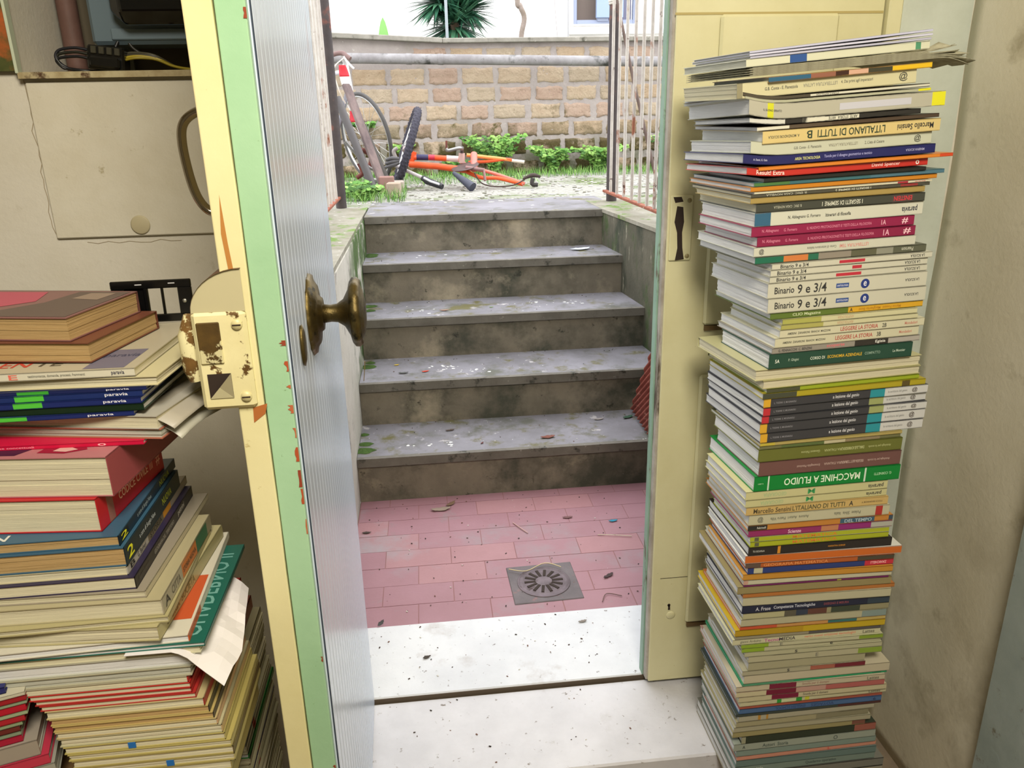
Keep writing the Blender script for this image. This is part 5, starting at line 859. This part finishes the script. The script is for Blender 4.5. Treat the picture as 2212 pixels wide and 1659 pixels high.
(0.5404, 0.1793, 0.293, 0.203, 0.0061, -0.17, 0.4, '#38403c', 'dark slate book directly beneath the steel blue one', [(0.7, 1, '#4a2c2c')], []),
(0.5469, 0.1667, 0.2752, 0.197, 0.0121, 0.27, 0.44, '#9c9884', 'pale grey book with ochre brackets at its left side', [(0.14, 0.16, '#a87c34'), (0.2, 0.215, '#a87c34')], []),
(0.543, 0.1541, 0.2682, 0.182, 0.0122, 0.03, 0.48, '#948e70', 'plain tan-cream book below the ochre bracketed one', [(0.6, 1, '#7c7860')], []),
(0.5391, 0.1426, 0.2768, 0.177, 0.0111, -0.47, 0.52, '#98947c', 'thick cream school book above the thick tan one, low in stack', [], []),
(0.5375, 0.13, 0.2698, 0.186, 0.0123, -0.01, 0.56, '#8c845c', 'thick tan book with a brown torn right end, low in stack', [(0.9, 1, '#70483c')], []),
(0.5567, 0.1126, 0.2749, 0.196, 0.017, 0.11, 0.61, '#2c3428', 'black-green book with a rose pink right tip near the stack foot', [(0.0, 0.03, '#8c8c74'), (0.84, 1, '#8c5448')], []),
(0.5421, 0.0964, 0.2906, 0.189, 0.0158, -0.14, 0.65, '#8c9488', 'pale grey-green book with small black arrow mark, near stack foot', [], [('A', 0.06, 0.08, '#2c3434', 0), ('Autori  Storia', 0.2, 0.38, '#3c4844', 0), ('O', 0.7, 0.73, '#3c4844', 0)]),
(0.5482, 0.0823, 0.2875, 0.202, 0.0137, 0.02, 0.69, '#74847c', 'muted grey-green thin book above the pink spine near stack foot', [], []),
(0.5505, 0.0721, 0.288, 0.184, 0.0098, 0.34, 0.74, '#b8806c', 'salmon pink thin book near the stack foot', [], [('L', 0.65, 0.67, '#a83c3c', 0)]),
(0.55, 0.0562, 0.2886, 0.204, 0.0155, -0.41, 0.8, '#5c706c', 'dark grey-green book directly beneath the salmon pink one', [], []),
(0.5487, 0.0402, 0.2899, 0.198, 0.0156, -0.12, 0.86, '#6c7c74', 'grey-green book with faint white lettering, lowest one seen in the stack', [], [('Geometria', 0.03, 0.2, '#a8b0a8', 0), ('Quaderno operativo', 0.5, 0.72, '#3c4844', 0)]),
]
rr = random.Random(3)
for i, r in enumerate(RIGHT):
    x, z, L, W, T, yaw, tilt, h, label, bands, texts = r[:11]; mode = r[11] if len(r) > 11 else 'spine'
    if label == 'NEWS':
        for k in range(4):
            T4 = T / 4
            lab = ('folded grey newspaper, uppermost of the frayed sheaf near the top', 'folded newspaper with bent right corner, second of the frayed sheaf', 'folded newspaper third of the frayed sheaf near the stack top', 'folded newspaper lowest of the frayed sheaf, on the yellow magazine')[k]
            root = empty('newspaper', (x - .004, 1.17, z + T4 * (3 - k)), (0, -math.radians(tilt), math.radians(yaw))); tag(root, lab, 'newspaper', 'folded newspapers near the top of the right stack')
            Ln = .33 + .012 * k; 
            for f in range(3):
                fz = T4 * (f + .5) / 3
                def nf(u, v, f=f, fz=fz, k=k, Ln=Ln):
                    e = max(0, u - .82) / .18; return (Ln * u + .004 * f + .012 * e * nz3(k, f, v * 2, 1.7), .215 * v, fz + e * e * (.014 * nz3(v * 2.2, k, f, 1.9) + (.006 - .006 * k)))
                grid_mesh('folded_sheet', 30, 8, nf, pmat('newsprint', '#a8a48c', '#8c8872', 60, .9, .1, 50) if (k, f) == (0, 0) else bpy.data.materials['newsprint'], root, T4 * .26)
        continue
    pap = 'w' if 6 < i < 60 or i > 60 else 'g'
    if h in ('#b4b084', '#a6a272'): pap = 'c'
    if i in (6, 21, 22, 23): pap = 'c'
    cov = None
    if bands and mode == 'spine' and i not in (3,): cov = h
    if h.startswith('#b') or h.startswith('#c') or h.startswith('#a'): cov = h
    if i in (61, 64): cov = '#d0d0c8'
    book(x, 1.17, z, L, W, T, yaw, tilt, h, label, bands, texts, mode, pap, 1, cov, None, 'books in the tall stack by the right door leaf', wav=(.010 if i in (7, 8, 9) else .006 if i in (10, 13, 14, 16) else 0))
# books at the foot of the stack, below the edge of the photograph
zf = RIGHT[-1][1]; n = 2
for i in range(n):
    book(.548, 1.17, .0005 + (zf - .0015) / n * i, .312, .22, (zf - .0015) / n - .0006, 0, .5, ('#8c8878', '#6c6c64')[i], ('thick grey-tan book at the very foot of the tall stack on the marble', 'grey book second from the marble slab under the tall stack')[i], (), (), 'spine', 'w', group='books in the tall stack by the right door leaf')
# ------------------------------------------------------------------ left piles, standing on a low cabinet
tbl = empty('low_cabinet', (-.66, .60, -.17)); tag(tbl, 'low plain wooden cabinet under the left book piles', 'cabinet'); wd = pmat('cabinet_wood', '#8a6c44', '#74583a', 8, .6, .2, 40, stretch=(.2, 1, 1))
ZT = .560
b = MB(); b.cbox((-.36, -.28, ZT + .17 - .025), (.355, .29, ZT + .17), wd, .003); b.build('top', tbl)
b = MB(); b.cbox((-.35, -.27, .02), (.345, .28, ZT + .145), wd, .003); b.build('body', tbl)
for sx in (-.345, .003):
    b = MB(); b.cbox((sx, -.285, .03), (sx + .338, -.27, ZT + .13), wd, .003); d_ = b.build('door', tbl)
    b = MB(); b.tube([(sx + (.30 if sx < 0 else .04), -.287, .40), (sx + (.30 if sx < 0 else .04), -.305, .40)], [.006, .012], brass, 12); b.build('knob', d_)
GM = 'books in the big left pile'
# x_right, y_front, z_top, T, width, depth, yaw, tilt, mode, paper, spine colour, cover, bands, texts, label
MAIN = [
(-.384, .860, 1.089, .0258, .21, .135, -13, 0, 'left', 't', '#5c3c34', '#7c5450', (), (), 'thick tan-paged paperback with pink and brown photo cover, topmost on the left pile'),
(-.364, .853, 1.0625, .0220, .21, .145, -11, 0, 'left', 't', '#5c3428', '#6c4030', (), (), 'tan-paged paperback with brown cover, second from the top of the left pile'),
(-.312, .827, 1.0398, .0088, .30, .199, -3, .6, 'spine', 'c', '#c8c4b0', '#aca48e', ((0, .02, '#b8a090'),), (('E', .57, .60, '#c86050', 0), ('testimonianze, domande, processi, frammenti', .635, .83, '#6c6c60', 0), ('paravia', .92, .965, '#2c2c40', 0)), 'wide white-spined book with beige cover and red script, under the paperbacks'),
(-.290, .825, 1.0305, .0102, .30, .195, -5, .8, 'fore', 'c', '#c4bc90', '#beb690', (), (), 'cream-paged book with its fore-edge to the room, under the white-spined one'),
(-.302, .824, 1.0200, .0039, .30, .18, -4, 1, 'spine', 'w', '#1c2450', None, ((.55, .66, '#3c9c34'),), (('paravia', .86, .94, '#c8c8d0', 0),), 'thin navy textbook with green patch, topmost of four navy ones'),
(-.307, .824, 1.0159, .0069, .30, .18, -3, 1, 'spine', 'w', '#1c2c60', None, ((.0, .05, '#a02c78'), (.05, .20, '#1c4c58'), (.56, .66, '#50b83c')), (('INVENTARIO', .06, .18, '#50a868', 0), ('ALGEBRA', .2, .31, '#b8c030', 0), ('paravia', .87, .95, '#d0d0d8', 0)), 'navy textbook with bright green block, second of four navy ones'),
(-.309, .822, 1.0087, .0065, .30, .18, -3, 1, 'spine', 'w', '#1c2860', None, ((.0, .05, '#a02c78'), (.05, .20, '#1c4c58'), (.56, .66, '#50b83c')), (('INVENTARIO', .06, .18, '#50a868', 0), ('ALGEBRA', .2, .31, '#b8c030', 0), ('paravia', .87, .95, '#d0d0d8', 0)), 'navy textbook with bright green block, third of four navy ones'),
(-.307, .821, 1.0020, .0075, .30, .19, -4, 1, 'spine', 'w', '#142818', None, ((0, .35, '#10182c'),), (), 'black-green book wedged between two navy textbooks'),
(-.318, .821, .9943, .0050, .30, .18, -3, 1, 'spine', 'w', '#1c2860', None, ((.0, .04, '#a02c78'), (.04, .18, '#1c4c58'), (.53, .63, '#50b83c')), (('INVENTARIO', .05, .16, '#50a868', 0), ('ALGEBRA', .18, .3, '#b8c030', 0), ('paravia', .84, .93, '#d0d0d8', 0)), 'navy textbook with bright green block, lowest of four navy ones'),
(-.294, .815, .9890, .0150, .30, .23, -13, .6, 'fore', 'c', '#9c9a8c', '#a8a498', (), (), 'thick cream-paged magazine with soft grey cover bulging to the right'),
(-.292, .816, .9738, .0115, .30, .19, -12, .3, 'fore', 'g', '#8ca080', '#a0604c', (), (), 'grey-paged magazine with pale green cover edge, above the red spine'),
(-.312, .816, .9620, .0046, .30, .19, -3, .3, 'spine', 'w', '#c0143c', None, (), (('con cd di Testi ad alta leggibilita CD e mappe concettuali', .12, .62, '#e08898', 0), ('o', .84, .87, '#e8a0a8', 0)), 'thin bright red textbook with pale lettering across its spine'),
(-.341, .789, .9570, .0453, .26, .165, -7, .2, 'right', 'c', '#8c4448', '#a86c70', (), (), 'very thick cream-paged book with pink and purple patterned cover'),
(-.359, .786, .9113, .0385, .26, .160, -6, .2, 'right', 'c', '#a81c24', '#a81c24', ((.12, .2, '#8c5c50'),), (('CODICE CIVILE', .28, .74, '#d8a890', 0), ('III', .77, .82, '#d89888', 0), ('#', .88, .95, '#d89888', 0)), 'thick red CODICE CIVILE law book seen from its spine'),
(-.339, .775, .8724, .0122, .26, .200, 0, .2, 'right', 't', '#1c2c3c', '#34566c', ((.0, .14, '#101c24'),), (('2', .03, .12, '#c8c828', 0), ('a cura di Sergio Nava', .28, .52, '#8c9ca4', 0), ('NUOVA', .68, .86, '#98a030', 0)), 'dark blue schoolbook marked with a yellow 2, upper of two'),
(-.334, .771, .8600, .0222, .26, .195, 0, .2, 'right', 't', '#14242c', '#34566c', (), (('2', .03, .12, '#c8c828', 0), ('a cura di Sergio Nava', .22, .50, '#a8b0b4', 0), ('NUOVA', .64, .82, '#98a030', 0)), 'dark blue schoolbook marked with a yellow 2, lower of two'),
(-.335, .771, .8375, .0104, .26, .225, 0, .2, 'right', 'c', '#6c6450', '#b4ac8c', ((.0, .30, '#a8a49c'), (.55, .68, '#c88c28'), (.68, 1, '#989084')), (('B', .04, .10, '#1c1c1c', 0), ('G. Barberi', .14, .26, '#4c4c48', 0), ('STORIA', .33, .52, '#34342c', 0)), 'cream book whose spine has grey, olive and yellow-orange blocks'),
(-.327, .766, .8269, .0144, .26, .220, 0, .2, 'right', 'c', '#1c1a18', '#2c2640', (), (('Autore Autori', .04, .2, '#4c4844', 0), ('GEOGRAFIA DEL TERRITORIO', .28, .62, '#8c8880', 0), ('petrini', .7, .82, '#a8a49c', 0)), 'black-spined book with small grey title in the left pile'),
(-.317, .761, .8123, .0083, .27, .230, -2, .2, 'right', 'c', '#a8a088', '#8c8474', (), (), 'large thin-spined book with grey page edges under the black-spined one'),
(-.300, .755, .8038, .0190, .27, .190, -1, .2, 'right', 'c', '#8c846c', '#a09878', ((0, .36, '#9c9480'), (.36, .66, '#b86c34'), (.66, .9, '#2c6448')), (('A', .04, .12, '#34302c', 0), ('CITTA', .16, .32, '#5c584c', 0), ('STORIA NUOVA', .38, .64, '#4c4030', 0)), 'thick grey book with orange and dark green spine blocks'),
(-.295, .752, .7846, .0073, .27, .190, 1, .2, 'right', 'c', '#989068', '#9c946c', (), (), 'olive cream book just under the orange-blocked grey one'),
(-.305, .745, .7772, .0175, .27, .220, -4, .2, 'right', 'c', '#9c9468', '#a49c74', (), (('STORIA  SOCIETA', .1, .5, '#6c6440', 0),), 'thick olive cream book with worn spine above the white and orange cover'),
(-.278, .752, .7594, .0086, .27, .225, 2, .2, 'right', 'w', '#c8c4b4', '#c0bcac', ((0, .25, '#b85428'),), (), 'white book with burnt orange cover patch on the green notebook'),
(-.262, .749, .7506, .0050, .30, .207, 0, .2, 'right', 'w', '#105048', '#14584c', (), (), 'large dark green QUADERNO notebook with pale outlined title'),
(-.268, .750, .7454, .0086, .29, .200, 0, .2, 'pages', 'c', '#b8b498', '#b8b498', (), (), 'cream exercise pad lying directly beneath the green notebook'),
(-.274, .750, .7366, .0150, .28, .190, 0, .2, 'pages', 'w', '#a8a898', '#a8a898', (), (), 'thick whitish pad of pages, second below the green notebook'),
(-.281, .749, .7214, .0122, .27, .180, 0, .2, 'pages', 'g', '#a09c84', '#a09c84', (), (), 'grey-cream pad of pages, third below the green notebook'),
(-.286, .749, .7090, .0082, .26, .160, 0, .2, 'right', 'c', '#a82424', '#a8a48c', (), (), 'thin booklet with red spine end, topmost of the red-edged ones'),
(-.284, .748, .7006, .0066, .25, .160, 0, .2, 'right', 'c', '#a82020', '#a82824', (), (), 'cream booklet with full red cover, second of the red-edged ones'),
(-.284, .748, .6938, .0062, .24, .160, 0, .2, 'right', 'c', '#9c2424', '#9c2c28', (), (), 'cream booklet with narrow red cover line, third of the red-edged ones'),
(-.280, .747, .6874, .0064, .22, .155, 0, .2, 'right', 'c', '#a83030', '#9c2c28', (), (), 'cream booklet with red cover line, lowest of the red-edged ones'),
(-.272, .746, .6808, .0108, .22, .155, 0, .2, 'right', 'c', '#902024', '#b0a478', (), (), 'yellow-paged paperback with dark red spine below the red-edged booklets'),
(-.268, .746, .6698, .0086, .22, .150, 0, .2, 'right', 't', '#2c2c28', '#a89860', (), (), 'yellow-paged paperback with black torn spine, upper of two'),
(-.264, .745, .6610, .0076, .21, .150, 0, .2, 'right', 't', '#34302c', '#a8945c', (), (), 'yellow-paged paperback with black torn spine, lower of two'),
(-.261, .744, .6532, .0086, .21, .150, 0, .2, 'right', 'c', '#b89470', '#a8986c', (), (), 'yellowed paperback with pale salmon spine near the pile foot'),
(-.257, .744, .6444, .0108, .21, .150, 0, .2, 'right', 'c', '#b09468', '#a4a080', (), (), 'yellowed paperback wrapped in clear film near the pile foot'),
(-.255, .743, .6334, .0095, .21, .150, 0, .2, 'right', 'c', '#a49860', '#a09458', (), (), 'yellowed paperback with a blue sticker on its page edge'),
(-.249, .742, .6237, .0088, .20, .150, 0, .2, 'right', 'c', '#a89c64', '#a09458', (), (), 'yellowed paperback sticking out a little, fourth from the pile foot'),
(-.248, .742, .6147, .0100, .19, .150, 0, .2, 'right', 'c', '#5c4c30', '#988c54', (), (), 'yellowed paperback with dark cracked spine, third from the pile foot'),
(-.248, .742, .6045, .0096, .19, .150, 0, .2, 'right', 'c', '#a89c64', '#988c54', (), (), 'yellowed paperback with second small blue sticker, near the pile foot'),
(-.253, .742, .5947, .0123, .19, .150, 0, .2, 'right', 'c', '#8c8050', '#988c54', (), (), 'yellowed paperback second from the foot of the left pile'),
(-.254, .742, .5822, .0215, .22, .150, 0, .0, 'right', 'c', '#8c8050', '#988c54', (), (), 'thick yellowed paperback at the foot of the left pile'),
]
BKS = []
def x_left(z):
    for (za, xa), (zb, xb) in zip(((.9, -.6), (.7215, -.50), (.719, -.466), (.68, -.439), (.641, -.431), (.5, -.418)), ((.7215, -.50), (.719, -.466), (.68, -.439), (.641, -.431), (.607, -.42), (.4, -.418))):
        if zb <= z: return xb + (xa - xb) * (z - zb) / (za - zb)
    return -.42
for (x, y, zt, T, W_, D_, yaw, tilt, mode, pap, h, cov, bands, texts, label) in MAIN:
    if zt < .722: W_ = x - x_left(zt)
    md_ = 'fore' if mode == 'left' else mode
    o = book(x, y, zt - T, W_, D_, T, yaw, tilt if mode != 'x' else 0, h, label, bands, texts, md_, pap, -1, cov, None, GM); BKS.append(o)
def on_top(o, label, items, T):
    text_part(o, items, lambda u, v: (u, v, T + .0003), 'cover_lettering')
on_top(BKS[2], '', [('PAREN', -.20, -.12, .03, .02, '#a83c2c', 0), ('TE', -.115, -.085, .028, .014, '#4c4434', 0), ('paravia', -.05, -.012, .05, .030, '#3c3c50', 0)], .0088)
on_top(BKS[23], '', [], .0) if 0 else None
for bi, tz in ((14, .0122), (15, .0222)): text_part(BKS[bi], [('NUOVA', -.20, -.115, .011, .013, '#b8b8b0', 1)], lambda u, v, tz=tz: (u, v, tz + .0003), 'cover_lettering')
text_part(BKS[23], [('QUADERNO II', .012, .185, .0, .028, '#5c8c84', 0)], lambda u, v: (-.022 + v, u, .0053), 'cover_lettering')
# pattern on the pink cover, photo on the top paperback, cover block on the white-spined book
def patch(o, pts, z, h, name='cover_print'):
    b = MB(); b.poly([(p[0], p[1], z) for p in pts], [tuple(range(len(pts)))], mat(h, .45)); b.build(name, o)
T0 = .0258 + .0003
patch(BKS[0], [(-.20, .02), (-.13, .03), (-.09, .075), (-.11, .125), (-.20, .125)], T0, '#b0485c'); patch(BKS[0], [(-.12, .004), (-.004, .004), (-.004, .128), (-.07, .128), (-.075, .07)], T0, '#5c4c44'); patch(BKS[0], [(-.17, .05), (-.15, .045), (-.13, .06), (-.14, .07), (-.16, .068)], T0 + .0002, '#4c3c34'); patch(BKS[0], [(-.055, .09), (-.02, .085), (-.018, .12), (-.05, .12)], T0 + .0002, '#8c7868')
T0 = .0453 + .0003
patch(BKS[12], [(-.155, .006), (-.10, .006), (-.075, .05), (-.145, .05)], T0, '#3c1834'); patch(BKS[12], [(-.08, .012), (-.05, .010), (-.03, .020), (-.045, .045), (-.075, .04)], T0, '#8c1c34'); patch(BKS[12], [(-.065, .016), (-.05, .014), (-.04, .02), (-.05, .026), (-.062, .024)], T0 + .0002, '#c8a098'); patch(BKS[12], [(-.23, .006), (-.19, .01), (-.18, .03), (-.22, .03)], T0, '#5c2438')
patch(BKS[2], [(-.055, .004), (-.012, .004), (-.012, .075), (-.055, .075)], .0090, '#6c6878')
patch(BKS[22], [(-.06, .03), (-.004, .03), (-.004, .12), (-.06, .12)], .0088, '#b4502c')
# blue stickers on the page edges
def sticker(o, x, T):
    b = MB(); b.box((x, -.0006, T * .1), (x + .008, .0004, T * .9), mat('#1c64a8', .5)); b.build('sticker', o)
sticker(BKS[36], -.105, .0095); sticker(BKS[39], -.075, .0096)
# bulging soft covers of the two magazines
def flap(o, name, f, m): grid_mesh(name, 12, 8, f, m, o, .0006)
flap(BKS[9], 'soft_cover', lambda u, v: (-.03 + .046 * u, .004 + .215 * v, .0156 - .016 * u ** 2 + .003 * math.sin(5 * v) * u), mat('#9c9688', .45))
flap(BKS[10], 'torn_cover', lambda u, v: (-.01 + .026 * u, .01 + .15 * v, .0105 - .014 * u * u + .003 * math.sin(6 * v) * u), mat('#a4a294', .45))
# mounting frame of a wall switch, standing on the beige cover
sf = empty('switch_frame', (-.345, 1.022, 1.0418), (math.radians(-3), 0, math.radians(2))); tag(sf, 'black plastic switch mounting frame with openings standing behind the top paperbacks', 'switch frame')
b = MB(); bp_ = mat('#0a0a0a', .22, spec=.6); x0, x1, z1 = -.052, .045, .0535
for (a, c) in [((x0, 0, 0), (x1, .005, .010)), ((x0, 0, .043), (x1, .005, z1)), ((x0, 0, .009), (-.036, .005, .044)), ((.028, 0, .009), (x1, .005, .044)), ((-.0135, 0, .009), (-.008, .005, .044)), ((.0075, 0, .009), (.0105, .005, .044))]: b.cbox(a, c, bp_, .0012)
b.cbox((x1 - .001, .001, .020), (x1 + .003, .004, .030), bp_, .0008); b.build('frame', sf)
b = MB(); b.box((-.036, .0035, .009), (-.014, .0045, .044), bp_); b.build('blank_module', sf)
for (sx, sz) in ((.0355, .026), (-.044, .026)):
    b = MB(); b.lathe([(.0001, -.001), (.0022, -.001), (.0026, 0), (.0026, .001)], mat('#b8b8b0', .25, 1, .8), Matrix.Translation((sx, 0, sz)) @ Matrix.Rotation(-PI / 2, 4, 'X') @ Matrix.Scale(-1, 4, (0, 0, 1)), 12); b.build('screw', sf)
for (sx, sz) in ((-.022, .048), (.018, .0485)):
    b = MB(); b.box((sx, -.0006, sz), (sx + .008, .0, sz + .0012), mat('#b8b8b8', .4)); b.build('clip_mark', sf)
# crumpled white sheet sticking out under the green notebook
def crp(u, v):
    t = max(0, (u - .60) / .40); tip = 1 - abs(v - .35) * .9
    return (-.345 + .085 * u + .024 * t * tip, .7435 + .17 * v - .012 * t, .7450 - (.028 + .012 * (1 - v)) * t ** 1.2 + .007 * nz3(u * 5, v * 5, 2, 1) * min(1, t * 3))
cp = grid_mesh('paper_sheet', 14, 12, crp, mat('#d4d0d0', .7), None, .0005, False); tag(cp, 'crumpled white paper sheet hanging out under the green notebook', 'paper')
# ------------------------------------------------------------------ small front-left pile with red spines
zc = .7208; GL = 'books in the small front left pile'
LEFT = [(.0075, '#20245c', (), 'navy-spined book on top of the small front left pile', .018), (.004, '#b0ac98', (), 'thin cream book below the navy spine, small left pile', .0), (.0062, '#8c1c24', (), 'red spined book, uppermost of the five red ones', .0), (.0035, '#7c8c70', (), 'thin pale green book under the uppermost red spine', .0),
        (.0085, '#a01428', (), 'bright red spined book, second of the five red ones', .002), (.0045, '#8a9878', (), 'thin pale green book under the second red spine', .002), (.0080, '#981c28', (), 'red spined book, third and middle of the five red ones', .006), (.0050, '#7c8c6c', (), 'thin pale green book under the middle red spine', .010), (.0075, '#5c2420', (), 'dark maroon spined book, fourth of the five red ones', .014), (.0045, '#74846c', (), 'thin pale green book under the maroon spine', .014), (.0085, '#941430', (), 'crimson spined book, lowest of the five red ones', .014),
        (.020, '#8c8478', (.1, .5), 'thick grey film-wrapped book with floral print, below the red spines', .0), (.012, '#a83044', (), 'rose red book below the floral film-wrapped one', -.008), (.022, '#8c8c80', (), 'grey-green thick book in the small left pile, near the bottom', -.012)]
for i, (T, h, _b, lab, dx) in enumerate(LEFT):
    zc -= T + .0004
    book(-.452 - dx, .742, zc, .24, .135, T, 16, 1.0, h, lab, ((.1, .25, '#8c4c54'), (.4, .5, '#a8a070')) if _b else (), (), 'spine', 'g', -1, h, None, GL)
k = 1; dT = (zc - ZT - .0005) / k
for i in range(k): book(-.455, .742, ZT + .0004 + dT * i, .25, .15, dT - .0004, 12, 0, ('#8c8474', '#745c50', '#6c7468', '#9c947c', '#5c5450', '#a49c84')[i], ('cream book', 'brown book', 'sage book', 'tan book', 'slate book', 'pale book')[i] + ' of the small left pile, close to the cabinet top', (), (), 'spine', 'g', -1, None, None, GL)
# ------------------------------------------------------------------ back pile between the big pile and the wall, on the floor
GB = 'thin books in the back pile behind the big left pile'
rb = random.Random(9); z = .5755; i = 0; ZF = -.17
prof = [(.5755, -.332), (.562, -.329), (.545, -.326), (.532, -.307), (.505, -.306), (.455, -.308), (.425, -.305), (.385, -.302), (.34, -.303), (.29, -.305), (.24, -.307), (.17, -.311), (-.2, -.312)]
def xr(z):
    for (za, xa), (zb, xb) in zip(prof, prof[1:]):
        if zb <= z <= za: return xb + (xa - xb) * (z - zb) / (za - zb)
    return -.312
pal = ['#b4ac8c', '#a8a284', '#bcb496', '#9c9678', '#c0b898', '#aca684', '#b0a888']
special = {0: ('#a81c1c', 'red booklet on top of the back pile'), 3: ('#a8a080', 'cream booklet above the brown-red book in the back pile'), 4: ('#7c3c2c', 'thick brown-red book in the back pile')}
while z > ZF + .012:
    T = .0225 if i == 4 else rb.choice((.0058, .0068, .0078, .0092)) if z > .16 else .036
    if z - T < ZF + .006: T = z - ZF - .0006
    h, lab = special.get(i, (rb.choice(pal), None))
    if i == 22: h = '#2c7c38'
    if i == 26: h = '#2c3468'
    if lab is None:
        lab = {22: 'green-covered book low in the back pile beside the door leaf', 26: 'dark blue book low in the back pile beside the door leaf'}.get(i) or ('thin cream booklet in the back pile, book %s from its top' % ('one two three four five six seven eight nine ten eleven twelve thirteen fourteen fifteen sixteen seventeen eighteen nineteen twenty twenty-one twenty-two twenty-three twenty-four twenty-five twenty-six twenty-seven twenty-eight twenty-nine thirty thirty-one thirty-two thirty-three thirty-four thirty-five thirty-six thirty-seven thirty-eight thirty-nine forty forty-one forty-two forty-three forty-four forty-five forty-six forty-seven forty-eight forty-nine fifty fifty-one fifty-two fifty-three fifty-four fifty-five fifty-six fifty-seven fifty-eight fifty-nine sixty sixty-one sixty-two sixty-three sixty-four sixty-five sixty-six sixty-seven sixty-eight sixty-nine seventy'.split()[i]))
    md_ = 'right' if i in (0, 4, 22, 26) or rb.random() < .4 else 'pages'
    bd_ = ((.25, .32, '#a02820'),) if rb.random() < .3 and md_ == 'right' and i not in (0, 4) else ()
    book(xr(z) + rb.uniform(-.003, .002), .962 + rb.uniform(0, .004), z - T, .20, .196, T - .0003, rb.uniform(-.8, .8), 0, h, lab, bd_, (), md_, 'c' if rb.random() < .8 else 'w', -1, None, None, GB)
    z -= T; i += 1
